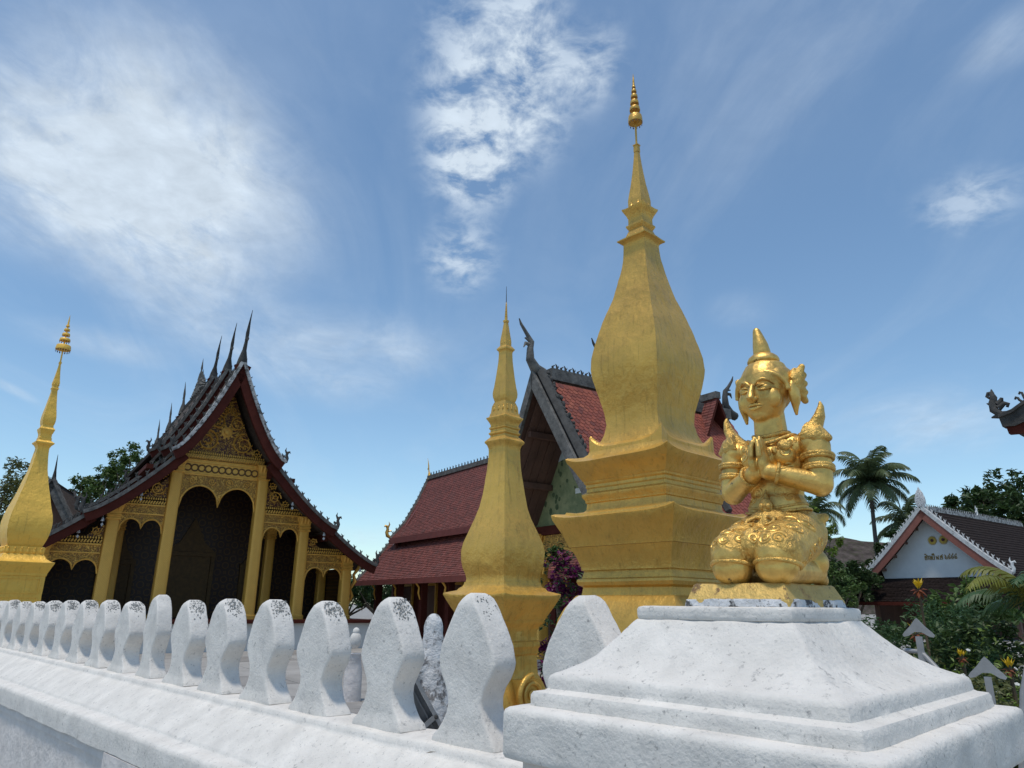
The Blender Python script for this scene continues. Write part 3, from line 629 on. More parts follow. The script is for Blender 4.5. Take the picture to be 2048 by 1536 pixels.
def build_main_stupa():
    T = thing('great_stupa', 'tallest golden stupa with bulbous square spire and tiered umbrella finial behind the statue', 'stupa', (1.577, 7.843, 0), R(43))
    g = M['gold']
    bell_part(T, 'base', [(0, 1.02), (.35, 1.0), (.36, .93), (.75, .90), (.78, .84), (1.15, .82), (1.30, .79), (1.46, .755), (1.56, .71), (1.62, .665), (1.69, .62), (1.70, .60)], g)
    bell_part(T, 'lower_moulding', [(1.70, .575), (1.778, .562), (1.79, .575), (1.80, .598), (1.835, .613), (1.86, .606), (1.875, .57), (1.947, .553), (1.955, .575), (1.99, .577), (2.10, .613), (2.193, .655)], g, seed=1)
    bell_part(T, 'lower_slab', [(2.195, .668), (2.215, .672), (2.30, .705, .004), (2.40, .76, .02), (2.455, .795, .035), (2.492, .803, .045), (2.505, .775, .045), (2.515, .69, .035), (2.540, .682, .03), (2.550, .62, .01), (2.575, .55)], g, 16, power=6, seed=2)
    bell_part(T, 'upper_moulding', [(2.574, .545), (2.60, .525), (2.665, .52), (2.675, .532), (2.70, .535), (2.735, .56), (2.765, .562), (2.775, .545), (2.79, .522), (2.825, .518), (2.84, .527), (2.87, .525), (2.885, .54), (2.91, .545)], g, seed=3)
    bell_part(T, 'upper_slab', [(2.909, .55), (2.95, .575), (3.03, .628, .02), (3.075, .672, .04), (3.105, .686, .055), (3.118, .665, .055), (3.135, .60, .04), (3.17, .54, .015), (3.215, .505), (3.245, .494)], g, 16, power=6, seed=4)
    bell_part(T, 'horned_collar', [(3.244, .492), (3.275, .492, .14), (3.292, .478, .14), (3.305, .455, .10), (3.32, .43, .05)], g, 24, power=5, seed=5)
    bell_part(T, 'bell', [(3.29, .46), (3.33, .425), (3.38, .398), (3.45, .372), (3.56, .352), (3.70, .364), (3.884, .405), (4.00, .433), (4.12, .457), (4.223, .467), (4.359, .458), (4.48, .437), (4.603, .412), (4.73, .38), (4.851, .347), (4.98, .308), (5.11, .269), (5.26, .233), (5.413, .202), (5.54, .179), (5.66, .163), (5.78, .155), (5.83, .155), (5.85, .165), (5.868, .185), (5.880, .210), (5.895, .212), (5.91, .17)], g, 16, jit=.007, step=.04, seed=6)
    bell_part(T, 'neck_moulding', [(5.905, .15), (6.04, .105), (6.05, .112), (6.075, .125), (6.09, .131), (6.105, .128), (6.12, .108), (6.20, .106), (6.215, .113), (6.235, .118), (6.27, .135), (6.305, .158, .01), (6.325, .163, .014), (6.335, .14), (6.36, .11)], g, 10, jit=.002, seed=7)
    petals(T, 2, 6.385, .102, .034, g)
    bell_part(T, 'spire', [(6.36, .100), (6.46, .100), (6.56, .088), (6.70, .068), (6.85, .052), (7.0, .038), (7.12, .029), (7.175, .0255), (7.176, .030), (7.27, .029), (7.272, .036), (7.285, .036), (7.30, .012)], g, 8, jit=.001, seed=8)
    umbrella(T, [(7.625, .092, .105), (7.81, .068, .055), (7.915, .056, .050), (8.015, .045, .045), (8.105, .034, .036), (8.175, .024, .026)], (7.28, .013), (8.2, 8.40), g)
build_main_stupa()
def build_small_stupa():
    T = thing('slender_stupa', 'slender golden stupa with needle tip just behind the merlons left of the great stupa', 'stupa', (-0.06, 6.0, 0), R(47.5))
    g = M['gold']
    bell_part(T, 'base', [(0, .50), (.25, .48), (.26, .40), (.62, .38), (.64, .30), (.90, .27), (1.02, .232), (1.07, .205), (1.13, .2), (1.22, .196), (1.232, .205), (1.27, .207), (1.285, .217), (1.32, .217), (1.332, .2), (1.40, .198), (1.415, .207), (1.44, .215), (1.455, .232), (1.47, .238), (1.485, .243)], g, jit=.002)
    bell_part(T, 'slab', [(1.486, .245), (1.52, .262), (1.57, .290), (1.62, .320, .010), (1.655, .338, .014), (1.670, .337, .014), (1.685, .30, .01), (1.705, .262), (1.725, .248), (1.735, .232), (1.755, .222), (1.77, .221)], g, 14, jit=.002, power=6, seed=1)
    bell_part(T, 'bell', [(1.768, .214), (1.794, .2075), (1.833, .214), (1.88, .229), (1.94, .240), (2.012, .245), (2.081, .236), (2.14, .217), (2.207, .193), (2.29, .165), (2.373, .143), (2.48, .127), (2.579, .115), (2.68, .105), (2.768, .098), (2.85, .0955), (2.875, .097), (2.905, .106), (2.925, .121), (2.937, .122), (2.95, .112), (2.975, .09)], g, 14, jit=.0035, step=.03, seed=2)
    bell_part(T, 'neck_moulding', [(2.97, .088), (2.99, .086), (3.003, .097), (3.012, .097), (3.022, .086), (3.04, .086), (3.05, .095), (3.058, .095), (3.07, .085), (3.085, .086), (3.11, .097), (3.135, .113, .004), (3.145, .114, .004), (3.155, .1), (3.165, .093), (3.18, .092), (3.19, .086), (3.25, .08), (3.29, .066)], g, 8, jit=.0012, seed=3)
    petals(T, 3, 3.232, .080, .024, g, 0.3)
    bell_part(T, 'upper_bell', [(3.288, .062), (3.31, .068), (3.338, .0755), (3.37, .0775), (3.40, .074), (3.43, .069), (3.49, .0625), (3.546, .057), (3.668, .046), (3.745, .043), (3.765, .046), (3.778, .057), (3.79, .058), (3.80, .05), (3.815, .04)], g, 8, jit=.0012, step=.03, seed=4)
    petals(T, 2, 3.852, .033, .018, g, 0.2)
    bell_part(T, 'spire', [(3.812, .036), (3.86, .036), (3.88, .034), (3.96, .024), (4.045, .0145), (4.05, .019), (4.068, .019), (4.075, .010)], g, 6, jit=0, seed=5)
    b = MB(); b.lathe([(.012, 4.07), (.014, 4.09)] + [(r, 4.09 + .0165 * i / 1.0 + d) for i in range(9) for r, d in ((.014 - i * .0009, 0), (.014 - i * .0009, .008), (.009 - i * .0006, .0115))] + [(.004, 4.25)], 12); b.build('ringed_tip', g, T, 40)
    b = MB(); b.tube([(0, 0, 4.24), (0, 0, 4.406)], [.0045, .0018], 6); b.build('needle', M['dark'], T, 60)
    # scroll volutes at the foot of the base
    for i in range(4):
        q = Matrix.Rotation(R(90 * i), 4, 'Z') @ Matrix.Translation((.315, 0, .94))
        b = MB(); pts = []
        for k in range(60):
            a = k * .26; r = .150 - .0023 * k; pts.append((0, r * math.cos(a + 1.5), r * math.sin(a + 1.5)))
        b.tube(pts, [.022 - .00022 * k for k in range(60)], 8, q); b.box((-.06, 0, 0), (.11, .24, .24), q); b.build('volute', g, T, 50)
build_small_stupa()
def build_left_stupa():
    K = 15 / 8.5
    T = thing('far_stupa', 'golden stupa with tiered umbrella finial at the left edge in front of the temple', 'stupa', (-4.738 * K, 7.057 * K, 0), R(45))
    g = M['gold_bright']
    def k_(r): return [(1.6 + (a[0] - 1.6) * K, a[1] * K) + tuple(a[2:]) for a in r]
    bell_part(T, 'base', [(0, .62), (.3, .6), (.32, .48), (.9, .46), (.95, .40)] + k_([(1.30, .222), (1.36, .205), (1.602, .203), (1.81, .204), (1.815, .21), (1.84, .213)]), g, 14)
    for (za, zb) in ((1.66, 1.79), (1.45, 1.62)):
        for i in range(4):
            h = .2035 * K; q = Matrix.Rotation(R(90 * i), 4, 'Z'); z0, z1 = 1.6 + (za - 1.6) * K, 1.6 + (zb - 1.6) * K; hw = h * .82
            b = MB()
            for (c, d) in (((h + .004, 0, z0), (.02, 2 * hw, .018)), ((h + .004, 0, z1), (.02, 2 * hw, .018)), ((h + .004, -hw, (z0 + z1) / 2), (.02, .018, z1 - z0 - .02)), ((h + .004, hw, (z0 + z1) / 2), (.02, .018, z1 - z0 - .02))): b.box(c, d, q)
            b.build('panel_frame', g, T, 0)
    bell_part(T, 'slab', k_([(1.84, .214), (1.86, .222), (1.90, .238, .003), (1.925, .249, .006), (1.937, .251, .006), (1.945, .225), (1.975, .185), (2.0, .172), (2.015, .162)]), g, 14, power=6)
    bell_part(T, 'lotus_band', k_([(2.014, .158), (2.02, .162), (2.078, .164), (2.084, .158), (2.086, .145)]), g, 10)
    petals(T, 6, 1.6 + (2.045 - 1.6) * K, .163 * K, .028 * K, g, 0.0)
    bell_part(T, 'bell', k_([(2.084, .140), (2.12, .154), (2.165, .168), (2.22, .177), (2.271, .18), (2.33, .178), (2.392, .17), (2.46, .154), (2.539, .134), (2.62, .114), (2.717, .094), (2.80, .078), (2.878, .066), (2.97, .057), (3.04, .051), (3.06, .052), (3.085, .064), (3.10, .08), (3.112, .082), (3.12, .07), (3.135, .055)]), g, 14, jit=.006, step=.05)
    bell_part(T, 'neck_moulding', k_([(3.134, .053), (3.145, .055), (3.16, .055), (3.165, .05), (3.20, .05), (3.21, .054), (3.235, .062), (3.252, .066), (3.262, .058), (3.275, .05), (3.292, .048)]), g, 8, jit=.001)
    bell_part(T, 'upper_bell', k_([(3.29, .047), (3.31, .053), (3.341, .057), (3.38, .056), (3.423, .051), (3.48, .043), (3.55, .035), (3.61, .028), (3.663, .024), (3.676, .026), (3.684, .032), (3.692, .031), (3.70, .026)]), g, 8, jit=.001)
    petals(T, 2, 1.6 + (3.735 - 1.6) * K, .027 * K, .016 * K, g, 0.2)
    bell_part(T, 'spire', k_([(3.70, .025), (3.75, .03), (3.772, .026), (3.86, .016), (3.955, .008), (3.96, .012), (3.978, .012), (3.985, .006)]), g, 6, jit=0)
    z = lambda v: 1.6 + (v - 1.6) * K
    umbrella(T, [(z(4.115), .070 * K, .09), (z(4.215), .050 * K, .048), (z(4.275), .037 * K, .045), (z(4.33), .027 * K, .04), (z(4.378), .017 * K, .03)], (z(3.98), .013), (z(4.40), z(4.51)), g)
build_left_stupa()

# ------------------------------------------------------------------ temple roof kit
def curve(p0, p1, sag=0.35, n=14):
    """hanging roof line from p0 (high) to p1 (low), x,z"""
    out = []
    for i in range(n + 1):
        u = i / n; x = p0[0] + (p1[0] - p0[0]) * u
        f = 1 - (1 - u) ** (1 + sag); out.append((x, p0[1] + (p1[1] - p0[1]) * f))
    return out
def offset(c, d):
    out = []
    for i, (x, z) in enumerate(c):
        a, b = c[max(i - 1, 0)], c[min(i + 1, len(c) - 1)]; tx, tz = b[0] - a[0], b[1] - a[1]; l = math.hypot(tx, tz)
        nx, nz_ = -tz / l, tx / l
        if nz_ < 0: nx, nz_ = -nx, -nz_
        out.append((x + nx * d, z + nz_ * d))
    return out
def mirror(c): return [(-x, z) for x, z in c]
def resample(c, step):
    out = []; acc = 0.0
    for a, b in zip(c, c[1:]):
        l = math.hypot(b[0] - a[0], b[1] - a[1])
        while acc <= l:
            u = acc / l; out.append((a[0] + (b[0] - a[0]) * u, a[1] + (b[1] - a[1]) * u, math.atan2(b[1] - a[1], b[0] - a[0]))); acc += step
        acc -= l
    return out
def hook_shape(b, q, s):
    """little curled flame hook"""
    b.tube([(0, 0, 0), (0.10 * s, 0, .35 * s), (0.02 * s, 0, .70 * s), (-.14 * s, 0, .95 * s)], [.13 * s, .15 * s, .11 * s, .03 * s], 5, q)
    b.tube([(.03 * s, 0, .55 * s), (.28 * s, 0, .60 * s), (.34 * s, 0, .80 * s)], [.08 * s, .08 * s, .02 * s], 4, q)
def crest(T, c, y, s, step, mt, name='crest'):
    b = MB()
    for x, z, a in resample(c, step):
        hook_shape(b, Matrix.Translation((x, y, z)) @ (Matrix.Rotation(math.pi, 4, 'Z') if math.cos(a) < 0 else Matrix.Identity(4)), s)
    return b.build(name, mt, T, 50, kind='stuff')
def crest_y(T, x, z, y0, y1, s, step, mt, name='ridge_crest'):
    b = MB(); n = int((y1 - y0) / step)
    for i in range(n): hook_shape(b, Matrix.Translation((x, y0 + (i + .5) * step, z)) @ Matrix.Rotation(R(90), 4, 'Z'), s)
    return b.build(name, mt, T, 50, kind='stuff')
def naga(T, p, sx, s, mt, rz=0.0):
    """rearing naga finial at the foot of a roof edge, head outward"""
    q = Matrix.Translation(p) @ Matrix.Rotation(rz, 4, 'Z') @ Matrix.Diagonal((sx, 1, 1, 1))
    b = MB(); b.tube([(-.5 * s, 0, -.05 * s), (-.15 * s, 0, -.08 * s), (.12 * s, 0, .08 * s), (.20 * s, 0, .38 * s), (.12 * s, 0, .68 * s), (.20 * s, 0, .92 * s), (.38 * s, 0, 1.0 * s), (.46 * s, 0, .86 * s)], [.10 * s, .14 * s, .17 * s, .16 * s, .13 * s, .13 * s, .09 * s, .03 * s], 8, q)
    b.tube([(.10 * s, 0, .85 * s), (-.02 * s, 0, 1.12 * s), (.06 * s, 0, 1.38 * s)], [.10 * s, .07 * s, .01 * s], 6, q)
    b.tube([(.05 * s, 0, .45 * s), (-.18 * s, 0, .55 * s), (-.26 * s, 0, .42 * s)], [.08 * s, .07 * s, .03 * s], 6, q)
    return b.build('naga_finial', mt, T, 50)
def horn(T, p, h, lean, mt, rz=0.0, name='ridge_horn'):
    """tall slender curved horn at a gable apex, leaning outward along -y"""
    q = Matrix.Translation(p) @ Matrix.Rotation(rz, 4, 'Z'); b = MB()
    b.tube([(0, .10 * h, -.12 * h), (0, .04 * h, .08 * h), (0, .0, .26 * h), (0, -lean * .25, .42 * h), (0, -lean * .35, .58 * h), (0, -lean * .62, .80 * h), (0, -lean, h)], [.12 * h, .085 * h, .040 * h, .030 * h, .034 * h, .016 * h, .004 * h], 8, q)
    b.tube([(0, -lean * .25, .44 * h), (0, -lean * .25 - .08 * h, .46 * h), (0, -lean * .25 - .10 * h, .40 * h)], [.035 * h, .03 * h, .008 * h], 6, q)
    return b.build(name, mt, T, 50)

def roof_tier(T, c, y0, y1, mt, board=.30, brd=None, cap=None, thick=.10, hooks=.20, back=True, capw=.16, front_mat=None, ends=True, naga_s=.34, hook_m=None, soffit=None):
    """both slopes of one roof tier over local y0..y1 with bargeboards, pale verge cap and hook crest"""
    for sg in (1, -1):
        cc = c if sg > 0 else mirror(c)
        b = MB(); b.strip(offset(cc, -thick), cc, y0 + .06, y1 - .06); b.build('roof_slope', mt, T, 40)
        for y, on in ((y0, True), (y1, back)):
            if not on: continue
            o = -1 if y == y0 else 1
            ya, yb = sorted((y - .02 * o, y + .12 * o))
            b = MB(); b.strip(offset(cc, -thick - board), offset(cc, -.02), ya, yb); b.build('bargeboard', brd or M['red'], T, 40)
            ya, yb = sorted((y + .18 * o, y - .26 * o))
            b = MB(); b.strip(offset(cc, -.015), offset(cc, .10), ya, yb); b.build('verge_cap', cap or M['pale'], T, 40)
            if y == y0 or back:
                crest(T, offset(cc, .06), y, hooks, hooks * 1.35, hook_m or M['dark'])
            if ends: naga(T, (cc[-1][0], y, cc[-1][1] + .05), sg, naga_s, hook_m or M['dark'])

def scroll(T, c, r, turns, mt, y=-.03, sg=1, w=.035, leaf=True, a0=0.0):
    b = MB(); n = int(26 * turns); pts, rr = [], []
    for i in range(n + 1):
        u = i / n; a = a0 + sg * u * turns * 2 * math.pi; q = r * (1 - .86 * u); pts.append((c[0] + q * math.cos(a), y, c[1] + q * math.sin(a))); rr.append(w * (1 - .45 * u))
    b.tube(pts, rr, 6, flat=1.0)
    if leaf:
        for i in range(3, n, 4):
            p = Vector(pts[i]); d = (p - Vector((c[0], y, c[1]))).normalized(); t = Vector((-d.z, 0, d.x)) * sg
            e = p + d * w * 2.2 + t * w * 2.0; b.tube([p, p + d * w * 1.6, e], [w * .9, w * .8, w * .1], 5)
    return b.build('scroll', mt, T, 60)

def arch_panel(x0, x1, zt, spring, crown, cusp, y0, y1, n=40):
    """screen between two columns, its lower edge a double lobed arch"""
    c = (x0 + x1) / 2; q = (x1 - x0) / 4; low = []
    for i in range(n + 1):
        x = x0 + (x1 - x0) * i / n; lx = (x - (c - q if x < c else c + q)) / q
        inner = (lx > 0) == (x < c); base = cusp if inner else spring
        low.append((x, base + (crown - base) * math.sqrt(max(0, 1 - lx * lx))))
    b = MB(); b.strip(low, [(x, zt) for x, _ in low], y0, y1)
    t = MB(); t.tube([(x, y0 - .012, z) for x, z in low], .032, 6)
    return b, t

def beads(T, name, x0, x1, z, y, n, size, mt, slant=0.0):
    b = MB()
    for i in range(n):
        x = x0 + (x1 - x0) * (i + .5) / n; b.box((0, 0, 0), ((x1 - x0) / n * .62, .05, size), Matrix.Translation((x, y, z)) @ Matrix.Rotation(slant, 4, 'Y'), taper=.75)
    return b.build(name, mt, T, 0, kind='stuff')

def column(T, x, y, z0, z1, h, mt, mc):
    b = MB(); k = h
    b.sqloft([(z0 + .0, k * 1.25), (z0 + .12, k * 1.25), (z0 + .16, k * 1.05), (z0 + .2, k), (z1 - .55, k * .93)], 6, (x, y), rnd=.10); b.build('column_shaft', mt, T, 30)
    b = MB(); b.sqloft([(z1 - .55, k * .95), (z1 - .53, k * 1.06), (z1 - .49, k * 1.06), (z1 - .47, k * .97), (z1 - .43, k * .97), (z1 - .41, k * 1.08), (z1 - .37, k * 1.08), (z1 - .35, k * .98), (z1 - .25, k * 1.02), (z1 - .12, k * 1.18), (z1 - .02, k * 1.42), (z1, k * 1.44)], 6, (x, y)); cap_o = b.build('capital', mc, T, 30)
    b = MB()
    for i in range(4):
        for j in (-1, 0, 1):
            q = Matrix.Translation((x, y, z1 - .16)) @ Matrix.Rotation(R(90 * i), 4, 'Z') @ Matrix.Translation((j * k * .62, -k * 1.16, 0)) @ Matrix.Rotation(R(22), 4, 'X')
            b.ell((0, 0, 0), (k * .26, k * .12, .15), 8, q)
    b.build('lotus_leaves', mc, cap_o, 60, kind='stuff')

# ------------------------------------------------------------------ main temple (local x along the front, y to the back)
def build_temple():
    T = thing('temple_hall', 'open fronted temple with gilded columns, carved gable and sweeping three tier grey roof', 'temple', (-10.63, 25.89, 0), R(34))
    gp, fr = M['t_goldp'], M['t_frieze']
    FL = 1.0
    b = MB(); b.box((0, 8.6, .44), (11.6, 19.4, .88)); b.build('platform', M['wall_white'], T, 0)
    b = MB(); b.box((0, 8.6, .945), (11.9, 19.7, .11)); b.build('floor_slab', M['red'], T, 0)
    cols = [(1.5, 6.50, .21), (3.23, 4.72, .205), (5.06, 3.36, .20)]
    for x, z1, h in cols:
        for s in (-1, 1): column(T, s * x, 0, FL, z1, h, M['t_gold'], gp)
    for s in (-1, 1): column(T, s * 2.75, 2.6, FL, 4.6, .19, M['t_gold'], gp); column(T, s * 4.95, 2.4, FL, 3.3, .18, M['t_gold'], gp)
    # rear wall of the porch with stencilled gold, doors
    b = MB(); b.prism([(-5.2, FL), (5.2, FL), (5.2, 3.2), (3.4, 4.6), (1.7, 6.3), (0, 9.2), (-1.7, 6.3), (-3.4, 4.6), (-5.2, 3.2)], 3.6, 17.6); b.build('sanctuary_wall', M['t_wall'], T, 0)
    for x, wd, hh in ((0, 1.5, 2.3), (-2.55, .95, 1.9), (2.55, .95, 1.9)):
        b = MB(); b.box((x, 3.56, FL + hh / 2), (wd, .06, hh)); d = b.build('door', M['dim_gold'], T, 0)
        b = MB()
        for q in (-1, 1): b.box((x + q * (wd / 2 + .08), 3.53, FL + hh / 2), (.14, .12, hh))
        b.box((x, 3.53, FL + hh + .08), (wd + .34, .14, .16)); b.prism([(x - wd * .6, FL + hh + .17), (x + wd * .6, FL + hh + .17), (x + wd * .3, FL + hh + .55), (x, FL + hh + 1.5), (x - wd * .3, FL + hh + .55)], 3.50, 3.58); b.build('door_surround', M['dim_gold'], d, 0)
    # centre bay screen
    b, t = arch_panel(-1.31, 1.31, 5.93, 4.75, 5.57, 4.84, -.05, .07); b.build('arch_screen', fr, T, 30); t.build('arch_trim', gp, T, 50)
    for s in (-1, 1):
        for k, a in enumerate((.30, .95)): scroll(T, (s * a, 5.74), .13, 1.6, gp, -.065, s, .018, False)
    b = MB(); b.box((0, 0, 6.19), (2.6, .10, .40)); b.build('ring_frieze', M['t_goldp'], T, 0)
    b = MB(); b.tube([(.115 * math.cos(2 * math.pi * i / 20), 0, .115 * math.sin(2 * math.pi * i / 20)) for i in range(21)], .026, 6); me = b.mesh('ring', mat('ring gold', (.14, .07, .02), .6, .2), 60)
    for i in range(11): inst('ring', me, T, Matrix.Translation((-1.17 + 2.34 * i / 10, -.06, 6.19)))
    for z, h, d in ((5.955, .05, .16), (6.00, .03, .20), (6.41, .05, .18), (6.47, .06, .14)):
        b = MB(); b.box((0, 0, z), (2.58, d, h)); b.build('moulding', gp, T, 0)
    b = MB(); b.box((0, -.04, 6.60), (2.96, .20, .18)); b.build('cornice_beam', M['t_frieze'], T, 0)
    beads(T, 'rope_band', -1.45, 1.45, 6.60, -.16, 34, .13, gp, .5); beads(T, 'bead_band', -1.45, 1.45, 6.74, -.12, 40, .07, gp)
    # roof lines
    top = curve((0, 10.02), (1.92, 6.50), .42); mid = curve((1.55, 6.52), (4.17, 4.24), .30); low = curve((3.95, 4.26), (5.95, 2.96), .28)
    gx = [(x, z - .62) for x, z in top if z - .62 > 6.78]
    b = MB(); b.prism([(-gx[-1][0], 6.78), (gx[-1][0], 6.78)] + gx[::-1] + mirror(gx)[1:], .0, .09); b.build('gable_panel', M['t_gable'], T, 0)
    gm = gp
    for s in (-1, 1):
        scroll(T, (s * .64, 7.24), .40, 1.7, gm, -.03, s, .036, True, math.pi / 2); scroll(T, (s * .36, 7.98), .27, 1.6, gm, -.03, s, .03, True, math.pi / 2); scroll(T, (s * .17, 8.42), .15, 1.4, gm, -.03, s, .024, True, math.pi / 2)
        scroll(T, (s * 1.18, 6.98), .17, 1.4, gm, -.03, -s, .024, True)
    b = MB(); b.lathe([(.20, 0), (.20, .05), (.15, .06), (.15, .03), (.10, .03), (.09, .07), (.04, .08)], 20, M=Matrix.Translation((0, 0, 7.62)) @ Matrix.Rotation(R(90), 4, 'X'))
    for k in range(10): b.box((.24 * math.cos(k * .628), -.03, 7.62 + .24 * math.sin(k * .628)), (.06, .05, .06))
    b.build('rosette', gm, T, 30)
    # side bays, mirrored
    for s in (-1, 1):
        xs = sorted((s * 1.70, s * 3.04))
        b, t = arch_panel(xs[0], xs[1], 4.42, 3.80, 4.26, 3.93, -.05, .07, 32); b.build('arch_screen', fr, T, 30); t.build('arch_trim', gp, T, 50)
        b = MB(); b.box((s * 2.37, 0, 4.58), (1.36, .10, .30)); b.build('frieze', fr, T, 0)
        for z, h, d in ((4.43, .04, .16), (4.74, .05, .18)): b = MB(); b.box((s * 2.37, 0, z), (1.33, d, h)); b.build('moulding', gp, T, 0)
        beads(T, 'rope_band', xs[0], xs[1] + (0 if s < 0 else .2), 4.84, -.08, 16, .12, gp, .5); beads(T, 'bead_band', xs[0], xs[1], 4.97, -.08, 18, .07, gp)
        gx = [(x, z - .55) for x, z in mid if x > 1.72 and z - .55 > 5.03]
        pl = [(1.70, 5.03)] + [(gx[-1][0] + .12, 5.03)] + gx[::-1] + [(1.70, gx[0][1])]
        b = MB(); b.prism([(s * x, z) for x, z in pl], .0, .08); b.build('side_gable_panel', M['t_gable'], T, 0)
        scroll(T, (s * 2.02, 5.36), .24, 1.6, gm, -.03, s, .028, True); scroll(T, (s * 1.90, 5.82), .14, 1.4, gm, -.03, -s, .022, True); scroll(T, (s * 2.44, 5.18), .13, 1.4, gm, -.03, -s, .02, True)
        xs = sorted((s * 3.43, s * 4.88))
        b, t = arch_panel(xs[0], xs[1], 3.06, 2.42, 2.87, 2.53, -.05, .07, 32); b.build('arch_screen', fr, T, 30); t.build('arch_trim', gp, T, 50)
        b = MB(); b.box((s * 4.155, 0, 3.20), (1.44, .10, .26)); b.build('frieze', fr, T, 0)
        for z, h, d in ((3.07, .04, .16), (3.35, .05, .18)): b = MB(); b.box((s * 4.155, 0, z), (1.42, d, h)); b.build('moulding', gp, T, 0)
        beads(T, 'rope_band', xs[0], xs[1], 3.45, -.08, 16, .11, gp, .5); beads(T, 'bead_band', xs[0], xs[1], 3.56, -.08, 18, .06, gp)
        gx = [(x - .45, z - .30) for x, z in low if x - .45 > 3.45 and z - .30 > 3.60]
        pl = [(3.43, 3.60)] + [(gx[-1][0] + .15, 3.60)] + gx[::-1] + [(3.43, gx[0][1] + .03)]
        b = MB(); b.prism([(s * x, z) for x, z in pl], .0, .08); b.build('side_gable_panel', M['t_gable'], T, 0)
        scroll(T, (s * 3.66, 3.80), .14, 1.5, gm, -.03, s, .02, True)
        # carved eave bracket outside the last column
        b = MB(); b.tube([(s * 5.28, 0, 1.55), (s * 5.40, 0, 1.85), (s * 5.30, 0, 2.10), (s * 5.48, 0, 2.40), (s * 5.40, 0, 2.65), (s * 5.62, 0, 2.95), (s * 5.60, 0, 3.10)], [.04, .10, .07, .12, .09, .13, .05], 8, flat=.6); b.build('eave_bracket', gp, T, 50)
        b = MB(); b.box((s * 5.18, 1.8, 1.0 + .95), (.08, 3.4, 1.9)); b.build('side_screen', M['t_wall'], T, 0)
    # roof tiers: front porch, stepped up toward the middle, down again behind
    def lift(c, dz, wx=0): return [(x + wx, z + dz) for x, z in c]
    secs = [(-1.15, 1.3, 0), (1.3, 4.0, .40), (4.0, 11.0, .80), (11.0, 14.7, .60), (14.7, 18.5, .42)]
    for i, (ya, yb, dz) in enumerate(secs):
        c = curve((0, 10.02 + dz), (1.92 + dz * .12, 6.50 + dz), .42)
        roof_tier(T, c, ya, yb, M['roofgrey'], .22 if i == 0 else .16, M['red'], M['pale'] if i == 0 else M['grey'], hooks=.26, naga_s=.40, hook_m=M['dark'], back=(i >= 4))
        crest_y(T, 0, 10.05 + dz, ya + .3, yb - .1, .20, .27, M['dark'])
    for k, (y, z, h) in enumerate(((-1.15, 10.05, 1.95), (1.3, 10.45, 1.85), (4.0, 10.85, 1.75))): horn(T, (0, y, z), h, .50, M['dark'])
    for k, (y, z, h) in enumerate(((11.0, 10.80, 1.7), (14.7, 10.62, 1.6), (18.5, 10.44, 1.6))): horn(T, (0, y, z), h, .40, M['dark'], R(180))
    # central roof ornament: cluster of little spires
    for dx, dy, hh in ((0, 0, 1.75), (0, -.45, 1.1), (0, .45, 1.1), (0, -.85, .75), (0, .85, .75), (0, -1.2, .5), (0, 1.2, .5)):
        b = MB(); b.lathe([(.13, 0), (.15, hh * .1), (.07, hh * .25), (.12, hh * .32), (.05, hh * .45), (.09, hh * .52), (.03, hh * .66), (.05, hh * .72), (.004, hh)], 8, (dx, 7.2 + dy, 10.85)); b.build('roof_spire', M['grey'], T, 40)
    for ya, yb, dz in ((-.95, 2.0, 0), (2.0, 12.5, .36), (12.5, 18.3, .18)):
        roof_tier(T, lift(mid, dz), ya, yb, M['roofgrey'], .19, M['red'], M['grey'], hooks=.25, naga_s=.44, back=(ya > 5))
    for ya, yb, dz in ((-.80, 2.6, 0), (2.6, 18.0, .22)):
        roof_tier(T, lift(low, dz), ya, yb, M['roofgrey'], .18, M['red'], M['grey'], hooks=.24, naga_s=.42, back=(ya > 2))
    # closing boards between the tiers and dark ceiling of the porch
    for s in (-1, 1):
        b = MB(); b.box((s * 1.62, 8.6, 6.35), (.10, 18.4, .7)); b.build('clerestory_board', M['red'], T, 0)
        b = MB(); b.box((s * 4.02, 8.6, 4.10), (.10, 18.2, .5)); b.build('clerestory_board', M['red'], T, 0)
        b = MB(); b.box((s * 2.45, .4, 6.0), (.22, 1.9, .16)); b.build('purlin_end', M['red'], T, 0)
    for where, x, z, y in [('under the right rake just below the apex', .82, 8.05, -1.1), ('halfway down the right rake of the top gable', 1.42, 7.05, -1.1), ('under the left rake just below the apex', -.70, 8.1, -1.1), ('under the upper part of the right middle roof', 2.45, 5.15, -.9), ('at the right middle eave above the second column', 3.75, 4.12, -.9), ('under the upper part of the left middle roof', -2.6, 5.05, -.9), ('at the left middle eave beside the capital', -3.6, 4.15, -.9), ('at the lowest right eave', 5.35, 2.86, -.75), ('in front of the small left side gable', -4.2, 3.75, -.75)]:
        P = Matrix.Translation(T.location) @ Matrix.Rotation(R(34), 4, 'Z') @ Vector((x, y, z - .12))
        o = thing('wind_bell', 'small pale wind bell hanging ' + where, 'bell', P, 0, 'wind bells under the temple eaves')
        b = MB(); b.lathe([(.012, .12), (.03, .10), (.05, .02), (.055, 0), (.04, .0)], 10); b.build('bell_cup', M['chip'], o, 50)
        b = MB(); b.tube([(0, 0, .11), (0, 0, .24)], .006, 5); b.tube([(0, 0, .02), (0, 0, -.06)], .005, 5); b.add([(0, 0, -.05), (.05, .003, -.10), (0, 0, -.17), (-.05, -.003, -.10), (0, .01, -.10)], [(0, 1, 4), (1, 2, 4), (2, 3, 4), (3, 0, 4), (0, 3, 2, 1)]); b.build('clapper', M['chip'], o, 0)
build_temple()

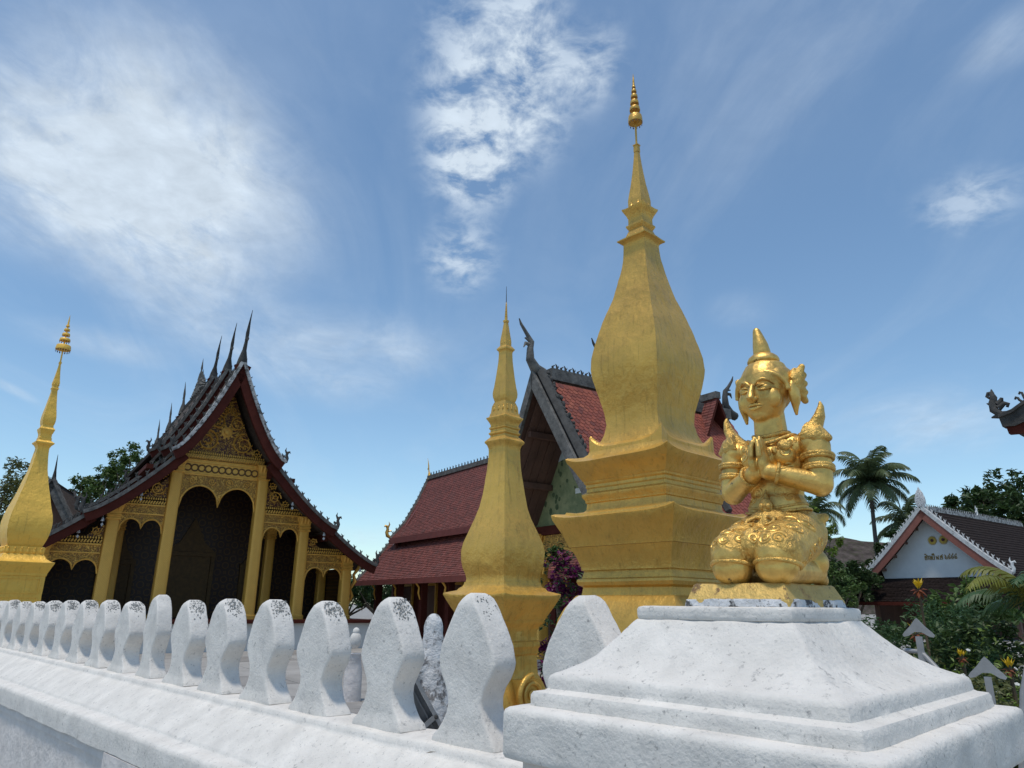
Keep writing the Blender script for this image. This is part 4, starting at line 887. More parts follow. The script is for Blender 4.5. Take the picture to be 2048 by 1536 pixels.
# ------------------------------------------------------------------ red roofed hall (local front faces -y, wing runs to -x)
def courses(T, prof, x0, x1, n, mt, name='tile_courses', thick=.12, axis='x', sub=1):
    """sloping roof of overlapping tile courses; prof = list of (y,z) from ridge to eave"""
    L = [0.0]
    for a, b in zip(prof, prof[1:]): L.append(L[-1] + math.hypot(b[0] - a[0], b[1] - a[1]))
    def at(d):
        for i in range(len(L) - 1):
            if d <= L[i + 1] + 1e-9:
                u = (d - L[i]) / (L[i + 1] - L[i]); return prof[i][0] + (prof[i + 1][0] - prof[i][0]) * u, prof[i][1] + (prof[i + 1][1] - prof[i][1]) * u
        return prof[-1]
    m = MB(); rnd = random.Random(5)
    for i in range(n):
        a, b = at(L[-1] * i / n), at(L[-1] * (i + 1.12) / n if i < n - 1 else L[-1])
        w = (x1 - x0) / sub
        for k in range(sub):
            xa, xb = x0 + k * w, x0 + (k + 1) * w; j = rnd.uniform(0, .018); g = .006 if sub > 1 else 0
            m.add([(xa + g, a[0], a[1] + .01), (xb - g, a[0], a[1] + .01), (xb - g, b[0], b[1] + .035 + j), (xa + g, b[0], b[1] + .035 + j), (xa + g, b[0], b[1] - .01), (xb - g, b[0], b[1] - .01)], [(0, 1, 2, 3), (3, 2, 5, 4)])
    o = m.build(name, mt, T, 0, kind='stuff')
    b = MB(); n2 = len(prof)
    b.add([(x, y, z - .015 - d) for d in (0, thick) for x in (x0, x1) for y, z in prof], [(i, i + 1, n2 + i + 1, n2 + i) for i in range(n2 - 1)] + [(2 * n2 + i, 3 * n2 + i, 3 * n2 + i + 1, 2 * n2 + i + 1) for i in range(n2 - 1)] + [(i, 2 * n2 + i, 2 * n2 + i + 1, i + 1) for i in range(n2 - 1)] + [(n2 + i, n2 + i + 1, 3 * n2 + i + 1, 3 * n2 + i) for i in range(n2 - 1)])
    b.build('roof_deck', M['red'], T, 0)
    return o
def build_hall():
    O = Vector((0.76, 16.95, 0)); RZ = R(-56)
    T = thing('red_roofed_hall', 'red tiled hall with long two tier wing and steep gabled porch holding a painted mural', 'temple', O, RZ)
    # ---- wing
    XL, XR, YR = -17.3, 0.6, 5.9
    up_ = [(YR, 7.42), (5.35, 6.25), (4.75, 5.20), (4.05, 4.42)]; lo_ = [(4.35, 4.25), (3.65, 3.35), (2.85, 2.52)]
    courses(T, up_, XL, XR, 34, M['tile_dark'], sub=90); courses(T, lo_, XL - .75, XR, 22, M['tile_dark'], sub=96)
    courses(T, [(2 * YR - y, z) for y, z in up_], XL, XR, 12, M['tile_dark']); courses(T, [(2 * YR - y, z) for y, z in lo_], XL - .75, XR, 8, M['tile_dark'])
    for y, z, h, xl in ((4.02, 4.33, .26, XL), (2.82, 2.44, .20, XL - .75)):
        b = MB(); b.box(((xl + XR) / 2, y, z), (XR - xl, .07, h)); b.build('fascia', M['red2'], T, 0)
    b = MB(); b.box(((XL + XR) / 2, YR, 7.47), (XR - XL, .20, .20)); b.build('ridge_cap', M['grey'], T, 0)
    rot = Matrix.Rotation(R(90), 4, 'Z')
    b = MB()
    for i in range(64): hook_shape(b, Matrix.Translation((XL + .2 + i * .27, YR, 7.56)), .19)
    b.build('ridge_crest', M['dark'], T, 50, kind='stuff')
    for pr, x in ((up_, XL), (lo_, XL - .75)):
        for sg in (1, -1):
            q = [(y if sg > 0 else 2 * YR - y, z) for y, z in pr]
            b = MB(); b.tube([(x - .02, y, z + .03) for y, z in q], .085, 6); b.build('verge_cap', M['grey'], T, 50)
            b = MB()
            for y, z, a in resample(q, .24): hook_shape(b, Matrix.Translation((x - .02, y, z + .09)) @ Matrix.Rotation(R(90 if sg < 0 else -90), 4, 'Z'), .17)
            b.build('crest', M['dark'], T, 50, kind='stuff')
    # gable wall under the left end
    b = MB(); b.add([(XL + .35, 4.1, 0), (XL + .35, 7.7, 0), (XL + .35, 7.7, 4.3), (XL + .35, YR, 7.1), (XL + .35, 4.1, 4.3), (XL + .5, 4.1, 0), (XL + .5, 7.7, 0), (XL + .5, 7.7, 4.3), (XL + .5, YR, 7.1), (XL + .5, 4.1, 4.3)], [(0, 1, 2, 3, 4), (9, 8, 7, 6, 5), (0, 5, 6, 1), (1, 6, 7, 2), (2, 7, 8, 3), (3, 8, 9, 4), (4, 9, 5, 0)]); b.build('end_wall', M['red2'], T, 0)
    naga(T, (XL - .1, 4.0, 4.55), -1, .50, M['gold'], R(75)); horn(T, (XL, YR, 7.5), 1.0, .22, M['gold'], R(-90))
    b = MB(); b.lathe([(.13, 0), (.15, .1), (.06, .28), (.11, .36), (.04, .56), (.07, .64), (.005, .98)], 8, (-6.9, YR, 7.56)); b.build('roof_spire', M['grey'], T, 40)
    b = MB(); b.box(((XL + XR) / 2 + .2, 4.4, 2.05), (XR - XL - .8, .12, 4.1)); b.build('front_wall', M['red'], T, 0)
    b = MB(); b.box(((XL + XR) / 2, 5.6, .15), (XR - XL + 1.5, 6.0, .3)); b.build('floor_base', M['ground'], T, 0)
    me = None
    for i in range(9):
        x = XL + .4 + i * 2.15
        if me is None:
            b = MB(); b.sqloft([(.3, .16), (.5, .16), (.55, .13), (2.35, .125), (2.36, .15), (2.42, .15), (2.44, .13), (2.5, .13), (2.52, .16), (2.75, .18)], 4); me = b.mesh('post', M['red'], 30)
            b = MB(); b.tube([(0, -.14, 1.75), (0, -.22, 2.0), (0, -.20, 2.2), (0, -.40, 2.45), (0, -.50, 2.62)], [.02, .045, .035, .05, .03], 6, flat=.7); me2 = b.mesh('eave_bracket', M['t_goldp'], 50)
        inst('post', me, T, Matrix.Translation((x, 3.45, 0))); inst('eave_bracket', me2, T, Matrix.Translation((x, 3.45, 0)))
    b = MB(); b.box((0, 0, 0), (1.0, .06, 2.0)); me = b.mesh('door', M['wood'], 0)
    b = MB(); b.box((-.56, 0, 0), (.08, .10, 2.1)); b.box((.56, 0, 0), (.08, .10, 2.1)); b.box((0, 0, 1.06), (1.22, .11, .10)); me2 = b.mesh('door_frame', M['t_goldp'], 0)
    for i in range(7):
        d = inst('door', me, T, Matrix.Translation((XL + 1.5 + i * 2.15, 4.31, 1.3))); inst('door_frame', me2, d, Matrix.Translation((0, -.02, 0)))
    # small gold ornament standing on the lower roof near the porch
    b = MB(); b.lathe([(.16, 0), (.19, .08), (.13, .25), (.15, .32), (.06, .55), (.08, .62), (.03, .85), (.035, .95), (.004, 1.35)], 10, (-4.35, 3.15, 2.62)); b.build('roof_ornament', M['gold'], T, 40)
    # ---- porch: steep gable, bargeboards of weathered grey wood leaning forward at the top
    RZt, SL, YB = 7.06, .60, 7.0        # ridge height, half width per metre of drop, back end
    def px(z): return (RZt - z) * SL
    EZ = 3.75
    lean = lambda z: -.08 - .055 * (z - 4.0)
    for sg in (1, -1):
        zs = [RZt - .02 - i * (RZt - EZ) / 10 for i in range(11)]
        vs = []
        for z in zs: vs += [(sg * px(z), lean(z), z), (sg * px(z), YB, z), (sg * (px(z)), lean(z), z - .16), (sg * px(z), YB, z - .16)]
        fs = []
        for i in range(10):
            a, c = 4 * i, 4 * i + 4; fs += [(a, a + 1, c + 1, c), (a + 2, c + 2, c + 3, a + 3), (a, c, c + 2, a + 2), (a + 1, a + 3, c + 3, c + 1)]
        fs += [(0, 2, 3, 1), (40, 41, 43, 42)]
        b = MB(); b.add(vs, fs); b.build('roof_deck', M['wood'], T, 0)
        # weathered bargeboard and mortar verge
        b = MB(); vs = []
        for z in zs: vs += [(sg * px(z), lean(z) - .09, z + .12), (sg * px(z), lean(z) - .09, z - .36), (sg * px(z), lean(z) + .0, z + .12), (sg * px(z), lean(z) + .0, z - .36)]
        b.add(vs, [f for i in range(10) for f in ((4 * i, 4 * i + 4, 4 * i + 5, 4 * i + 1), (4 * i + 2, 4 * i + 3, 4 * i + 7, 4 * i + 6), (4 * i, 4 * i + 2, 4 * i + 6, 4 * i + 4), (4 * i + 1, 4 * i + 5, 4 * i + 7, 4 * i + 3))] + [(0, 1, 3, 2), (40, 42, 43, 41)])
        b.build('bargeboard', M['grey'], T, 30)
        b = MB(); rnd = random.Random(4); pts = [(sg * (px(z) + .05), lean(z) + .16, z + .11) for z in zs]; b.tube(pts, [.15] * 11, 8, flat=.75)
        for i in range(60):
            z = RZt - .1 - rnd.random() * 3.1; b.ell((sg * (px(z) + .08 + rnd.uniform(-.03, .05)), lean(z) + .22 + rnd.uniform(-.07, .10), z + .19), (.05, .05, rnd.uniform(.03, .09)), 5)
        b.build('verge_mortar', M['dark'], T, 50)
    # scale tiles on the camera side: those in view one by one, the rest joined
    b = MB(); w, ln, th = .150, .205, .016
    poly = [(-w / 2, 0), (-w / 2, -ln * .62), (-w * .34, -ln * .86), (0, -ln), (w * .34, -ln * .86), (w / 2, -ln * .62), (w / 2, 0)]
    vs = [(x, y, th) for x, y in poly] + [(x, y, 0) for x, y in poly]
    b.add(vs, [tuple(range(7)), tuple(range(13, 6, -1))] + [(i, 7 + i, 7 + (i + 1) % 7, (i + 1) % 7) for i in range(7)])
    tints = [(0.26, .064, .036), (0.21, .050, .030), (0.30, .082, .046), (0.16, .042, .030)]
    meshes = [b.mesh('tile', mat('scale tile %d' % i, c, .7, var=.25, vs=9, bump=.3, bs=50), 0) for i, c in enumerate(tints)]
    dirv = Vector((SL, 0, -1)).normalized(); nrm = Vector((1, 0, SL)).normalized(); rnd = random.Random(11); rest = MB(); n_t = 0; row = 0; d = .16
    slope_len = (RZt - EZ) * math.hypot(1, SL)
    while d < slope_len + .1:
        y = .30 + (row % 2) * .08
        while y < YB - .1:
            p = Vector((0, y, RZt)) + dirv * d + nrm * .012
            # tile lies with its tongue down the slope, tail lifted a little over the course below
            up_v = (-dirv + nrm * -.09).normalized(); xx = Vector((0, 1, 0)); zz = xx.cross(up_v).normalized(); 
            if zz.dot(nrm) < 0: xx = -xx; zz = xx.cross(up_v).normalized()
            q = Matrix((xx, up_v, zz)).transposed().to_4x4(); q.translation = p + nrm * .012 + dirv * rnd.uniform(-.006, .006)
            if y < 2.05 and d < 2.75 and n_t < 300: inst('tile', meshes[rnd.choice((0, 0, 0, 1, 1, 2, 3))], T, q); n_t += 1
            else: rest.add(vs, [tuple(range(7)), (0, 7, 8, 1), (1, 8, 9, 2), (2, 9, 10, 3), (3, 10, 11, 4), (4, 11, 12, 5)], q)
            y += .158
        row += 1; d += .118
    rest.build('tile_field', M['tile'], T, 0, kind='stuff')
    courses_prof = [(-.02, RZt), (-px(EZ), EZ)]
    b = MB(); b.box((0, YB / 2 + .1, RZt + .10), (.26, YB - .2, .30)); b.build('ridge_cap', M['grey'], T, 0)
    b = MB()
    for i in range(24):
        y = .45 + i * .275; q = Matrix.Translation((0, y, RZt + .22)) @ Matrix.Rotation(R(90), 4, 'Z')
        hook_shape(b, q, .22); b.tube([(-.10, 0, 0), (-.13, 0, .12), (-.05, 0, .17)], [.03, .03, .01], 5, q)
    b.build('ridge_crest', M['dark'], T, 50, kind='stuff')
    for y, mt, lean_ in ((-.32, M['grey'], .30), (2.05, M['dark'], .22), (YB, M['dark'], -.2)):
        b = MB(); z0 = RZt + .05; l = lean_
        b.tube([(0, y + .35, z0 + .05), (0, y + .10, z0 + .12), (0, y - .06, z0 + .34), (0, y - .06, z0 + .62), (0, y - .02, z0 + .80), (0, y - .15 * (1 if l > 0 else -1), z0 + .98), (0, y - .34 * (1 if l > 0 else -1), z0 + 1.22), (0, y - .40 * (1 if l > 0 else -1), z0 + 1.36)], [.13, .14, .11, .085, .075, .05, .035, .012], 8)
        b.tube([(0, y - .05, z0 + .72), (0, y - .20 * (1 if l > 0 else -1), z0 + .74), (0, y - .26 * (1 if l > 0 else -1), z0 + .62)], [.06, .045, .012], 6); b.tube([(0, y - .05, z0 + .82), (0, y - .22 * (1 if l > 0 else -1), z0 + .88)], [.05, .02], 6)
        b.build('ridge_horn', mt, T, 50)
    # second, lower verge strip of grey mortar where the porch roof meets the hall
    b = MB(); b.tube([(px(z) + .03, 4.2, z + .09) for z in (7.0, 6.2, 5.2, 4.2, 3.75)], .11, 6); b.build('roof_valley', M['dark'], T, 50)
    # plank soffit of the far slope, boards running down it
    for k in range(5):
        ya, yb = -.04 + k * .25, .195 + k * .25; za, zb = 6.70, 3.80; xa, xb = -px(za) + .07, -px(zb) + .07; e = .012 * (k % 2)
        b = MB(); b.add([(xa + e, ya, za - .18), (xa + e, yb, za - .18), (xb + e, yb, zb - .18), (xb + e, ya, zb - .18), (xa + .03 + e, ya, za - .19), (xa + .03 + e, yb, za - .19), (xb + .03 + e, yb, zb - .19), (xb + .03 + e, ya, zb - .19)], [(0, 1, 2, 3), (7, 6, 5, 4), (0, 4, 5, 1), (1, 5, 6, 2), (2, 6, 7, 3), (3, 7, 4, 0)]); b.build('soffit_plank', M['wood'], T, 0)
    for z in (5.9, 4.75):
        b = MB(); b.box((-px(z) + .17, .58, z - .22), (.12, 1.2, .14)); b.build('purlin', M['wood'], T, 0)
    # mural wall
    Z0 = 3.56
    b = MB(); b.prism([(-px(Z0) + .12, Z0), (px(Z0) - .12, Z0), (.06, RZt - .32), (-.06, RZt - .32)], 1.20, 1.32)
    mm = mat('mural paint', (0.25, 0.27, 0.12), .8, var=.35, vs=2.2, alt=(.16, .19, .09), stain=[(1.1, .50, .62, (.32, .32, .16), .7), (6, .58, .64, (.09, .12, .06), .6)])
    mural = b.build('mural_panel', mm, T, 0)
    b = MB(); b.prism([(-px(5.15) + .10, 5.15), (-.3, 5.28), (.25, 5.20), (px(5.1) - .10, 5.12), (.05, RZt - .36), (-.05, RZt - .36)], 1.190, 1.199); b.build('painted_sky', mat('mural sky', (.40, .45, .45), .8, var=.12), mural, 0)
    rnd = random.Random(6)
    b = MB(); b.box((.35, 1.19, 4.33), (1.15, .012, .13)); b.box((.42, 1.187, 4.56), (.42, .012, .34)); b.box((.42, 1.186, 4.76), (.24, .012, .10)); b.box((.95, 1.187, 4.48), (.14, .012, .20)); b.build('painted_wall', mat('mural white', (.68, .68, .62), .8, var=.15, vs=6), mural, 0)
    b = MB(); b.box((.42, 1.183, 4.36), (.10, .006, .22))
    b.build('painted_gate', M['wood'], mural, 0)
    b = MB()
    for _ in range(34):
        z = rnd.uniform(3.75, 5.2); x = rnd.uniform(-px(z) + .25, px(z) - .25); s = rnd.uniform(.03, .08)
        if abs(x - .4) < .5 and 4.2 < z < 4.7: continue
        b.prism([(x + s * math.cos(a) * rnd.uniform(.7, 1.1), z + s * 1.2 * math.sin(a) * rnd.uniform(.7, 1.1)) for a in [k * .9 for k in range(7)]], 1.192, 1.199)
    b.build('painted_trees', mat('mural green', (.075, .105, .045), .8, var=.3, vs=6), mural, 0, kind='stuff')
    b = MB(); b.box((0, 1.22, 3.44), (2 * px(Z0) + .5, .26, .22)); b.build('lintel', M['red'], T, 0)
    b, t = arch_panel(-1.55, 1.55, 3.32, 2.35, 2.96, 2.50, 1.16, 1.30); b.build('arch_screen', M['t_frieze'], T, 30); t.build('arch_trim', M['t_goldp'], T, 50)
    for s in (-1, 1): column(T, s * 1.78, 1.22, .3, 3.36, .17, M['t_gold'], M['t_goldp'])
    b = MB(); b.box((0, 3.7, .15), (4.2, 5.4, .3)); b.build('porch_floor', M['ground'], T, 0)
    b = MB(); b.box((0, 5.2, 1.75), (3.4, .1, 3.4)); b.build('porch_back', M['black'], T, 0)  # black panel painting the shade behind the arch
    b = MB(); b.box((1.55, 4.3, 1.7), (.12, 5.2, 3.4)); b.build('porch_side', M['red'], T, 0)
build_hall()

# ------------------------------------------------------------------ white gabled house on the right
def build_house():
    G = atY(1855, 1150, 45.0); O = Vector((G.x, G.y, 0)); RZ = R(-54)
    # local x runs to the right along the gable (measured a = -x), y to the back
    T = thing('white_gabled_house', 'low house with white gable wall bearing two gold rosettes and gold lettering', 'house', O, RZ)
    c0 = .56
    rake = curve((0, 7.48), (4.25, 3.45), .12)
    L_ = 15.0
    for sg in (1, -1):
        cc = [(c0 + sg * x, z) for x, z in rake]
        prof = [(x, z) for x, z in cc]
        m = MB(); n = 22; rnd = random.Random(3)
        for i in range(n):
            u0, u1 = i / n, min(1, (i + 1.1) / n)
            def P(u):
                k = min(int(u * 14), 13); f = u * 14 - k; return (cc[k][0] + (cc[k + 1][0] - cc[k][0]) * f, cc[k][1] + (cc[k + 1][1] - cc[k][1]) * f)
            a, b_ = P(u0), P(u1)
            for q in range(50):
                ya, yb = -.7 + q * (L_ + .7) / 50, -.7 + (q + 1) * (L_ + .7) / 50; j = rnd.uniform(0, .02)
                m.add([(a[0], ya, a[1] + .02), (a[0], yb, a[1] + .02), (b_[0], yb, b_[1] + .07 + j), (b_[0], ya, b_[1] + .07 + j), (b_[0], yb, b_[1]), (b_[0], ya, b_[1])], [(0, 1, 2, 3), (3, 2, 4, 5)])
        m.build('tile_courses', M['tile_black'], T, 0, kind='stuff')
        b = MB(); b.strip(offset(cc, -.13), cc, -.72, L_); b.build('roof_deck', M['wood'], T, 30)
        b = MB(); b.strip(offset(cc, -.42), offset(cc, -.02), -.80, -.72); b.build('bargeboard', mat('brick red board', (.22, .075, .052), .7, var=.12), T, 30)
        b = MB(); b.strip(offset(cc, -.02), offset(cc, .20), -.84, -.50); b.build('verge_cap', M['stained'], T, 30)
        crest(T, offset(cc, .18), -.66, .32, .31, M['stained'])
        naga(T, (cc[-1][0], -.66, cc[-1][1] + .1), sg, .62, M['wall_white'])
        for k in range(5):
            x = .75 + k * .78; z = 7.48 - x * .98 + .0
            b = MB(); b.box((c0 + sg * x, -.36, 7.48 - x * 1.02 - .36), (.16, .72, .16)); b.build('purlin', M['wood'], T, 0)
    b = MB(); g = [(c0 + x, z - .28) for x, z in rake if x < 3.65]; gl = [(c0 - x, z - .28) for x, z in rake if x < 3.65]
    b.prism([(c0 - 3.2, 3.42), (c0 + 3.2, 3.42)] + [(x, z) for x, z in g[::-1] if z > 3.7] + [(x, z) for x, z in gl[1:] if z > 3.7], 0, .2); b.build('gable_wall', M['wall_white'], T, 0)
    # two gilt rosettes
    for x in (.61, 1.25):
        b = MB(); vs = []; n = 20
        for k in range(2 * n):
            a = math.pi * k / n; r = .285 if k % 2 == 0 else .20; vs.append((x + r * math.cos(a), 5.62 + r * math.sin(a)))
        b.prism(vs, -.05, -.005); o = b.build('rosette', mat('rosette gold', (.45, .30, .05), .6, .2, var=.2), T, 0)
        b = MB(); b.lathe([(.09, 0), (.09, .03), (.05, .05)], 14, M=Matrix.Translation((x, -.05, 5.62)) @ Matrix.Rotation(R(90), 4, 'X')); b.build('rosette_eye', mat('rosette eye', (.05, .008, .012), .6), o, 40)
    # gold lettering, drawn as strokes: the Lao words for "built in year B.E." and its four numerals
    st = {'s': [[(.05, .62), (.05, .05), (.38, .05), (.42, .45), (.20, .62), (.10, .45), (.30, .35)], [(.30, .62), (.50, .78)]],
          'tone': [[(.05, .84), (.16, .98), (.28, .86), (.38, .98)]], 'aa': [[(.05, .55), (.16, .66), (.24, .55), (.24, .05)]],
          'ng': [[(.05, .60), (.18, .66), (.24, .45), (.14, .20), (.30, .05), (.42, .25), (.42, .62)]],
          'p': [[(.05, .62), (.10, .05), (.42, .05), (.42, .98)]], 'ii': [[(-.42, .78), (-.34, .96), (-.10, .98), (-.02, .80), (-.42, .78)]],
          'ph': [[(.05, .62), (.10, .05), (.24, .42), (.38, .05), (.44, .66)]], '.': [[(.08, .05), (.12, .10)]],
          '2': [[(.05, .70), (.20, .62), (.16, .45), (.06, .30), (.18, .05), (.45, .08), (.42, .38), (.26, .34)]],
          '5': [[(.40, .88), (.34, .62), (.12, .60), (.06, .28), (.22, .05), (.44, .18), (.36, .42), (.22, .34)]]}
    gl_m = mat('letter gold', (.30, .19, .035), .6, .3, var=.2, vs=10)
    seq = [('s', 0), ('tone', 0), ('aa', .50), ('ng', .82), ('p', 1.36), ('ii', 1.84), ('ph', 2.10), ('.', 2.64), ('s', 2.86), ('2', 3.66), ('5', 4.24), ('5', 4.82), ('5', 5.40)]
    sc = 1.84 / 5.85
    for ch, ox in seq:
        b = MB()
        for s_ in st[ch]: b.tube([(.01 + (ox + x) * sc, -.025, 4.46 + z * sc * 1.22) for x, z in s_], .024, 6)
        b.build('letter', gl_m, T, 60)
    # crown ornament at the apex
    b = MB(); q = Matrix.Translation((c0, -.66, 7.62)) @ Matrix.Scale(1.25, 4)
    for a, h in ((0, 1.0), (.32, .85), (-.32, .85), (.62, .66), (-.62, .66), (.95, .5), (-.95, .5)): b.tube([(math.sin(a) * .08, 0, .0), (math.sin(a) * h * .34, 0, h * .50), (math.sin(a) * h * .36, 0, h * .78), (math.sin(a) * h * .28, 0, h * 1.0)], [.12, .13, .09, .01], 6, q)
    b.build('apex_ornament', M['chip'], T, 50)
    b = MB(); b.box((c0, L_ / 2 - .3, 7.56), (.30, L_ - .4, .26)); b.build('ridge_cap', M['pale'], T, 0)
    crest_y(T, c0, 7.66, -.3, L_ - .2, .24, .29, M['pale']); naga(T, (c0, 7.2, 7.7), 1, .5, M['wall_white'], R(90))
    # lower roof in front and around, walls in shade
    m = MB(); rnd = random.Random(9); n = 16
    for i in range(n):
        y0, z0 = .0 - 2.5 * i / n, 3.40 - 1.42 * i / n; y1, z1 = .0 - 2.5 * (i + 1.08) / n, 3.40 - 1.42 * (i + 1.08) / n
        for q in range(40):
            xa, xb = -4.9 + q * .26 - .9 * i / n * (1 - q / 20 if q < 20 else 0), -4.9 + (q + 1) * .26; j = rnd.uniform(0, .03)
            m.add([(xa, y0, z0 + .02), (xb, y0, z0 + .02), (xb, y1, z1 + .07 + j), (xa, y1, z1 + .07 + j), (xb, y1, z1), (xa, y1, z1)], [(0, 1, 2, 3), (3, 2, 4, 5)])
    m.build('tile_courses', M['tile_black'], T, 0, kind='stuff')
    b = MB(); b.add([(-4.9, 0, 3.36), (5.5, 0, 3.36), (5.5, -2.5, 1.94), (-5.8, -2.5, 1.94), (-4.9, 0, 3.28), (5.5, 0, 3.28), (5.5, -2.5, 1.86), (-5.8, -2.5, 1.86)], [(0, 1, 2, 3), (7, 6, 5, 4), (0, 4, 5, 1), (1, 5, 6, 2), (2, 6, 7, 3), (3, 7, 4, 0)]); b.build('roof_deck', M['wood'], T, 0)
    b = MB(); b.tube([(-4.9, .0, 3.48), (-5.4, -1.25, 2.75), (-5.85, -2.5, 2.10)], .14, 6); b.build('hip_cap', M['pale'], T, 50)
    b = MB()
    for i in range(11): hook_shape(b, Matrix.Translation((-4.9 - .095 * i, -.25 * i, 3.58 - .138 * i)), .24)
    b.build('crest', M['pale'], T, 50, kind='stuff')
    b = MB(); b.box((.3, -2.52, 1.88), (12.0, .08, .20)); b.build('fascia', M['red'], T, 0)
    b = MB(); b.box((c0, 7.3, 1.7), (8.4, 14.0, 3.4)); b.build('house_wall', M['wood'], T, 0)
    for k in range(5): b = MB(); b.box((-4.8 + k * 2.5, -2.1, .93), (.2, .2, 1.86)); b.build('post', M['wood'], T, 0)
build_house()

# ------------------------------------------------------------------ roof corner reaching in at the right edge
def build_near_roof():
    O = atY(1998, 838, 9.2); T = thing('shrine_roof_corner', 'dark upturned roof corner with curled naga finial at the right edge', 'roof', (O.x, O.y, 0), R(-48))
    z = O.z
    up_l = [(0, z + .02), (.16, z + .06), (.36, z + .18), (.62, z + .36), (.95, z + .64), (1.4, z + 1.08), (2.2, z + 2.0)]
    dn = [(x + (.02 if i == 0 else 0), zz - .13 - .10 * min(i, 2) / 2) for i, (x, zz) in enumerate(up_l)]
    b = MB(); b.strip(dn, up_l, 0, .16); b.build('bargeboard', M['dark'], T, 40)
    b = MB(); b.strip([(x + .05, zz - .10) for x, zz in dn], [(x + .03, zz + .03) for x, zz in dn], .03, .13); b.build('lower_board', M['red'], T, 40)
    b = MB(); b.strip([(x + .05, zz - .02) for x, zz in dn], [(x + .02, zz - .02) for x, zz in up_l], .161, 4.0); b.build('roof_slope', M['roofgrey'], T, 40)
    b = MB(); b.strip([(x, zz - .005) for x, zz in up_l], [(x, zz + .04) for x, zz in up_l], -.03, .19); b.build('verge_cap', M['dark'], T, 40)
    # curled naga facing out
    b = MB(); q = Matrix.Translation((0, .08, z + .02))
    b.tube([(.34, 0, .10), (.14, 0, .045), (.02, 0, .05), (-.055, 0, .13), (-.055, 0, .23), (-.03, 0, .30), (-.055, 0, .375), (-.085, 0, .375), (-.105, 0, .33), (-.075, 0, .295)], [.05, .05, .062, .068, .060, .052, .036, .026, .028, .020], 10, q, flat=.8)
    b.tube([(.0, 0, .20), (.05, 0, .25), (.06, 0, .28)], [.045, .03, .02], 8, q); b.tube([(.0, 0, .15), (.08, 0, .20), (.12, 0, .18), (.10, 0, .14)], [.05, .032, .026, .018], 8, q)
    b.tube([(-.04, 0, .36), (-.04, 0, .42)], [.03, .008], 6, q); b.tube([(-.08, 0, .21), (-.125, 0, .235)], [.03, .006], 6, q); b.tube([(-.02, 0, .04), (-.10, 0, .03)], [.04, .01], 6, q); b.build('naga_finial', M['dark'], T, 50)
    for k, (x, zz) in enumerate(((.36, z + .19), (.58, z + .35), (.80, z + .53), (1.02, z + .73))):
        b = MB(); q = Matrix.Translation((x, .08, zz))
        for d, h in ((0, .20), (-.055, .13), (-.11, .07)): b.tube([(d * .5, 0, -.02), (d, 0, h * .6), (d - .01, 0, h), (d + (.03 if d == 0 else -.03), 0, h + .015), (d + (.045 if d == 0 else -.045), 0, h - .015)], [.022, .017, .017, .016, .014], 6, q)
        b.build('crest_curl', M['dark'], T, 50)
    b = MB(); b.box((2.6, 2.6, (z) / 2), (2.6, 3.0, z)); b.build('shrine_wall', M['wall_white'], T, 0)
build_near_roof()

# ------------------------------------------------------------------ small far pavilion between left stupa and temple
def build_pavilion():
    O = atY(112, 1000, 33); T = thing('bell_pavilion', 'small grey gabled pavilion with thin finial behind the left stupa', 'pavilion', (O.x, O.y, 0), R(20))
    c = curve((0, 6.75), (1.6, 4.3), .2, 8)
    roof_tier(T, c, -1.2, 3.0, M['roofgrey'], .2, M['grey'], M['grey'], hooks=.12, naga_s=.25, hook_m=M['grey'])
    b = MB(); b.prism([(-1.3, 3.8), (1.3, 3.8), (0.1, 6.3), (-.1, 6.3)], -.8, 2.6); b.build('gable_wall', M['wood'], T, 0)
    b = MB(); b.tube([(0, -1.1, 6.7), (0, -1.15, 7.2), (0, -1.25, 7.9)], [.12, .05, .008], 6); b.build('ridge_horn', M['dark'], T, 50)
    for x in (-1.1, 1.1):
        for y in (-.7, 2.5): b = MB(); b.box((x, y, 1.9), (.22, .22, 3.8)); b.build('post', M['wood'], T, 0)
build_pavilion()

# ------------------------------------------------------------------ vegetation
def leaves(name, mt, blobs, n, size, seed, parent=None, aspect=.45, kind=None, droop=.25, shell=.55):
    """many small folded leaf faces spread through lumpy clumps"""
    rnd = random.Random(seed); v, f = [], []
    tot = sum(b[1] ** 2 for b in blobs)
    for c, r in [(Vector(b[0]), b[1]) for b in blobs]:
        k = int(n * r * r / tot); subs = []
        for _ in range(max(5, int(9 + r * 2))):
            d = Vector((rnd.gauss(0, 1), rnd.gauss(0, 1), rnd.gauss(0, .8))).normalized(); subs.append((c + d * r * rnd.uniform(shell, .95), r * rnd.uniform(.22, .42)))
        for _ in range(k):
            sc, sr = rnd.choice(subs); d = Vector((rnd.gauss(0, 1), rnd.gauss(0, 1), rnd.gauss(0, 1))).normalized()
            p = sc + d * sr * rnd.random() ** .45
            t = Vector((rnd.gauss(0, 1), rnd.gauss(0, 1), rnd.gauss(-droop, .55))).normalized(); s = t.cross(Vector((rnd.gauss(0, .4), rnd.gauss(0, .4), 1))).normalized()
            l = size * rnd.uniform(.6, 1.3); w = l * aspect; o = len(v); up_ = s.cross(t) * (l * .12)
            v += [p - t * l * .5, p + s * w * .5 + up_, p + t * l * .5, p - s * w * .5 + up_]; f += [(o, o + 1, o + 2), (o, o + 2, o + 3)]
    me = bpy.data.meshes.new(name); me.from_pydata([tuple(x) for x in v], [], f); me.materials.append(mt)
    o = bpy.data.objects.new(name, me); COL.objects.link(o); o.parent = parent; tag(o, kind=kind); return o
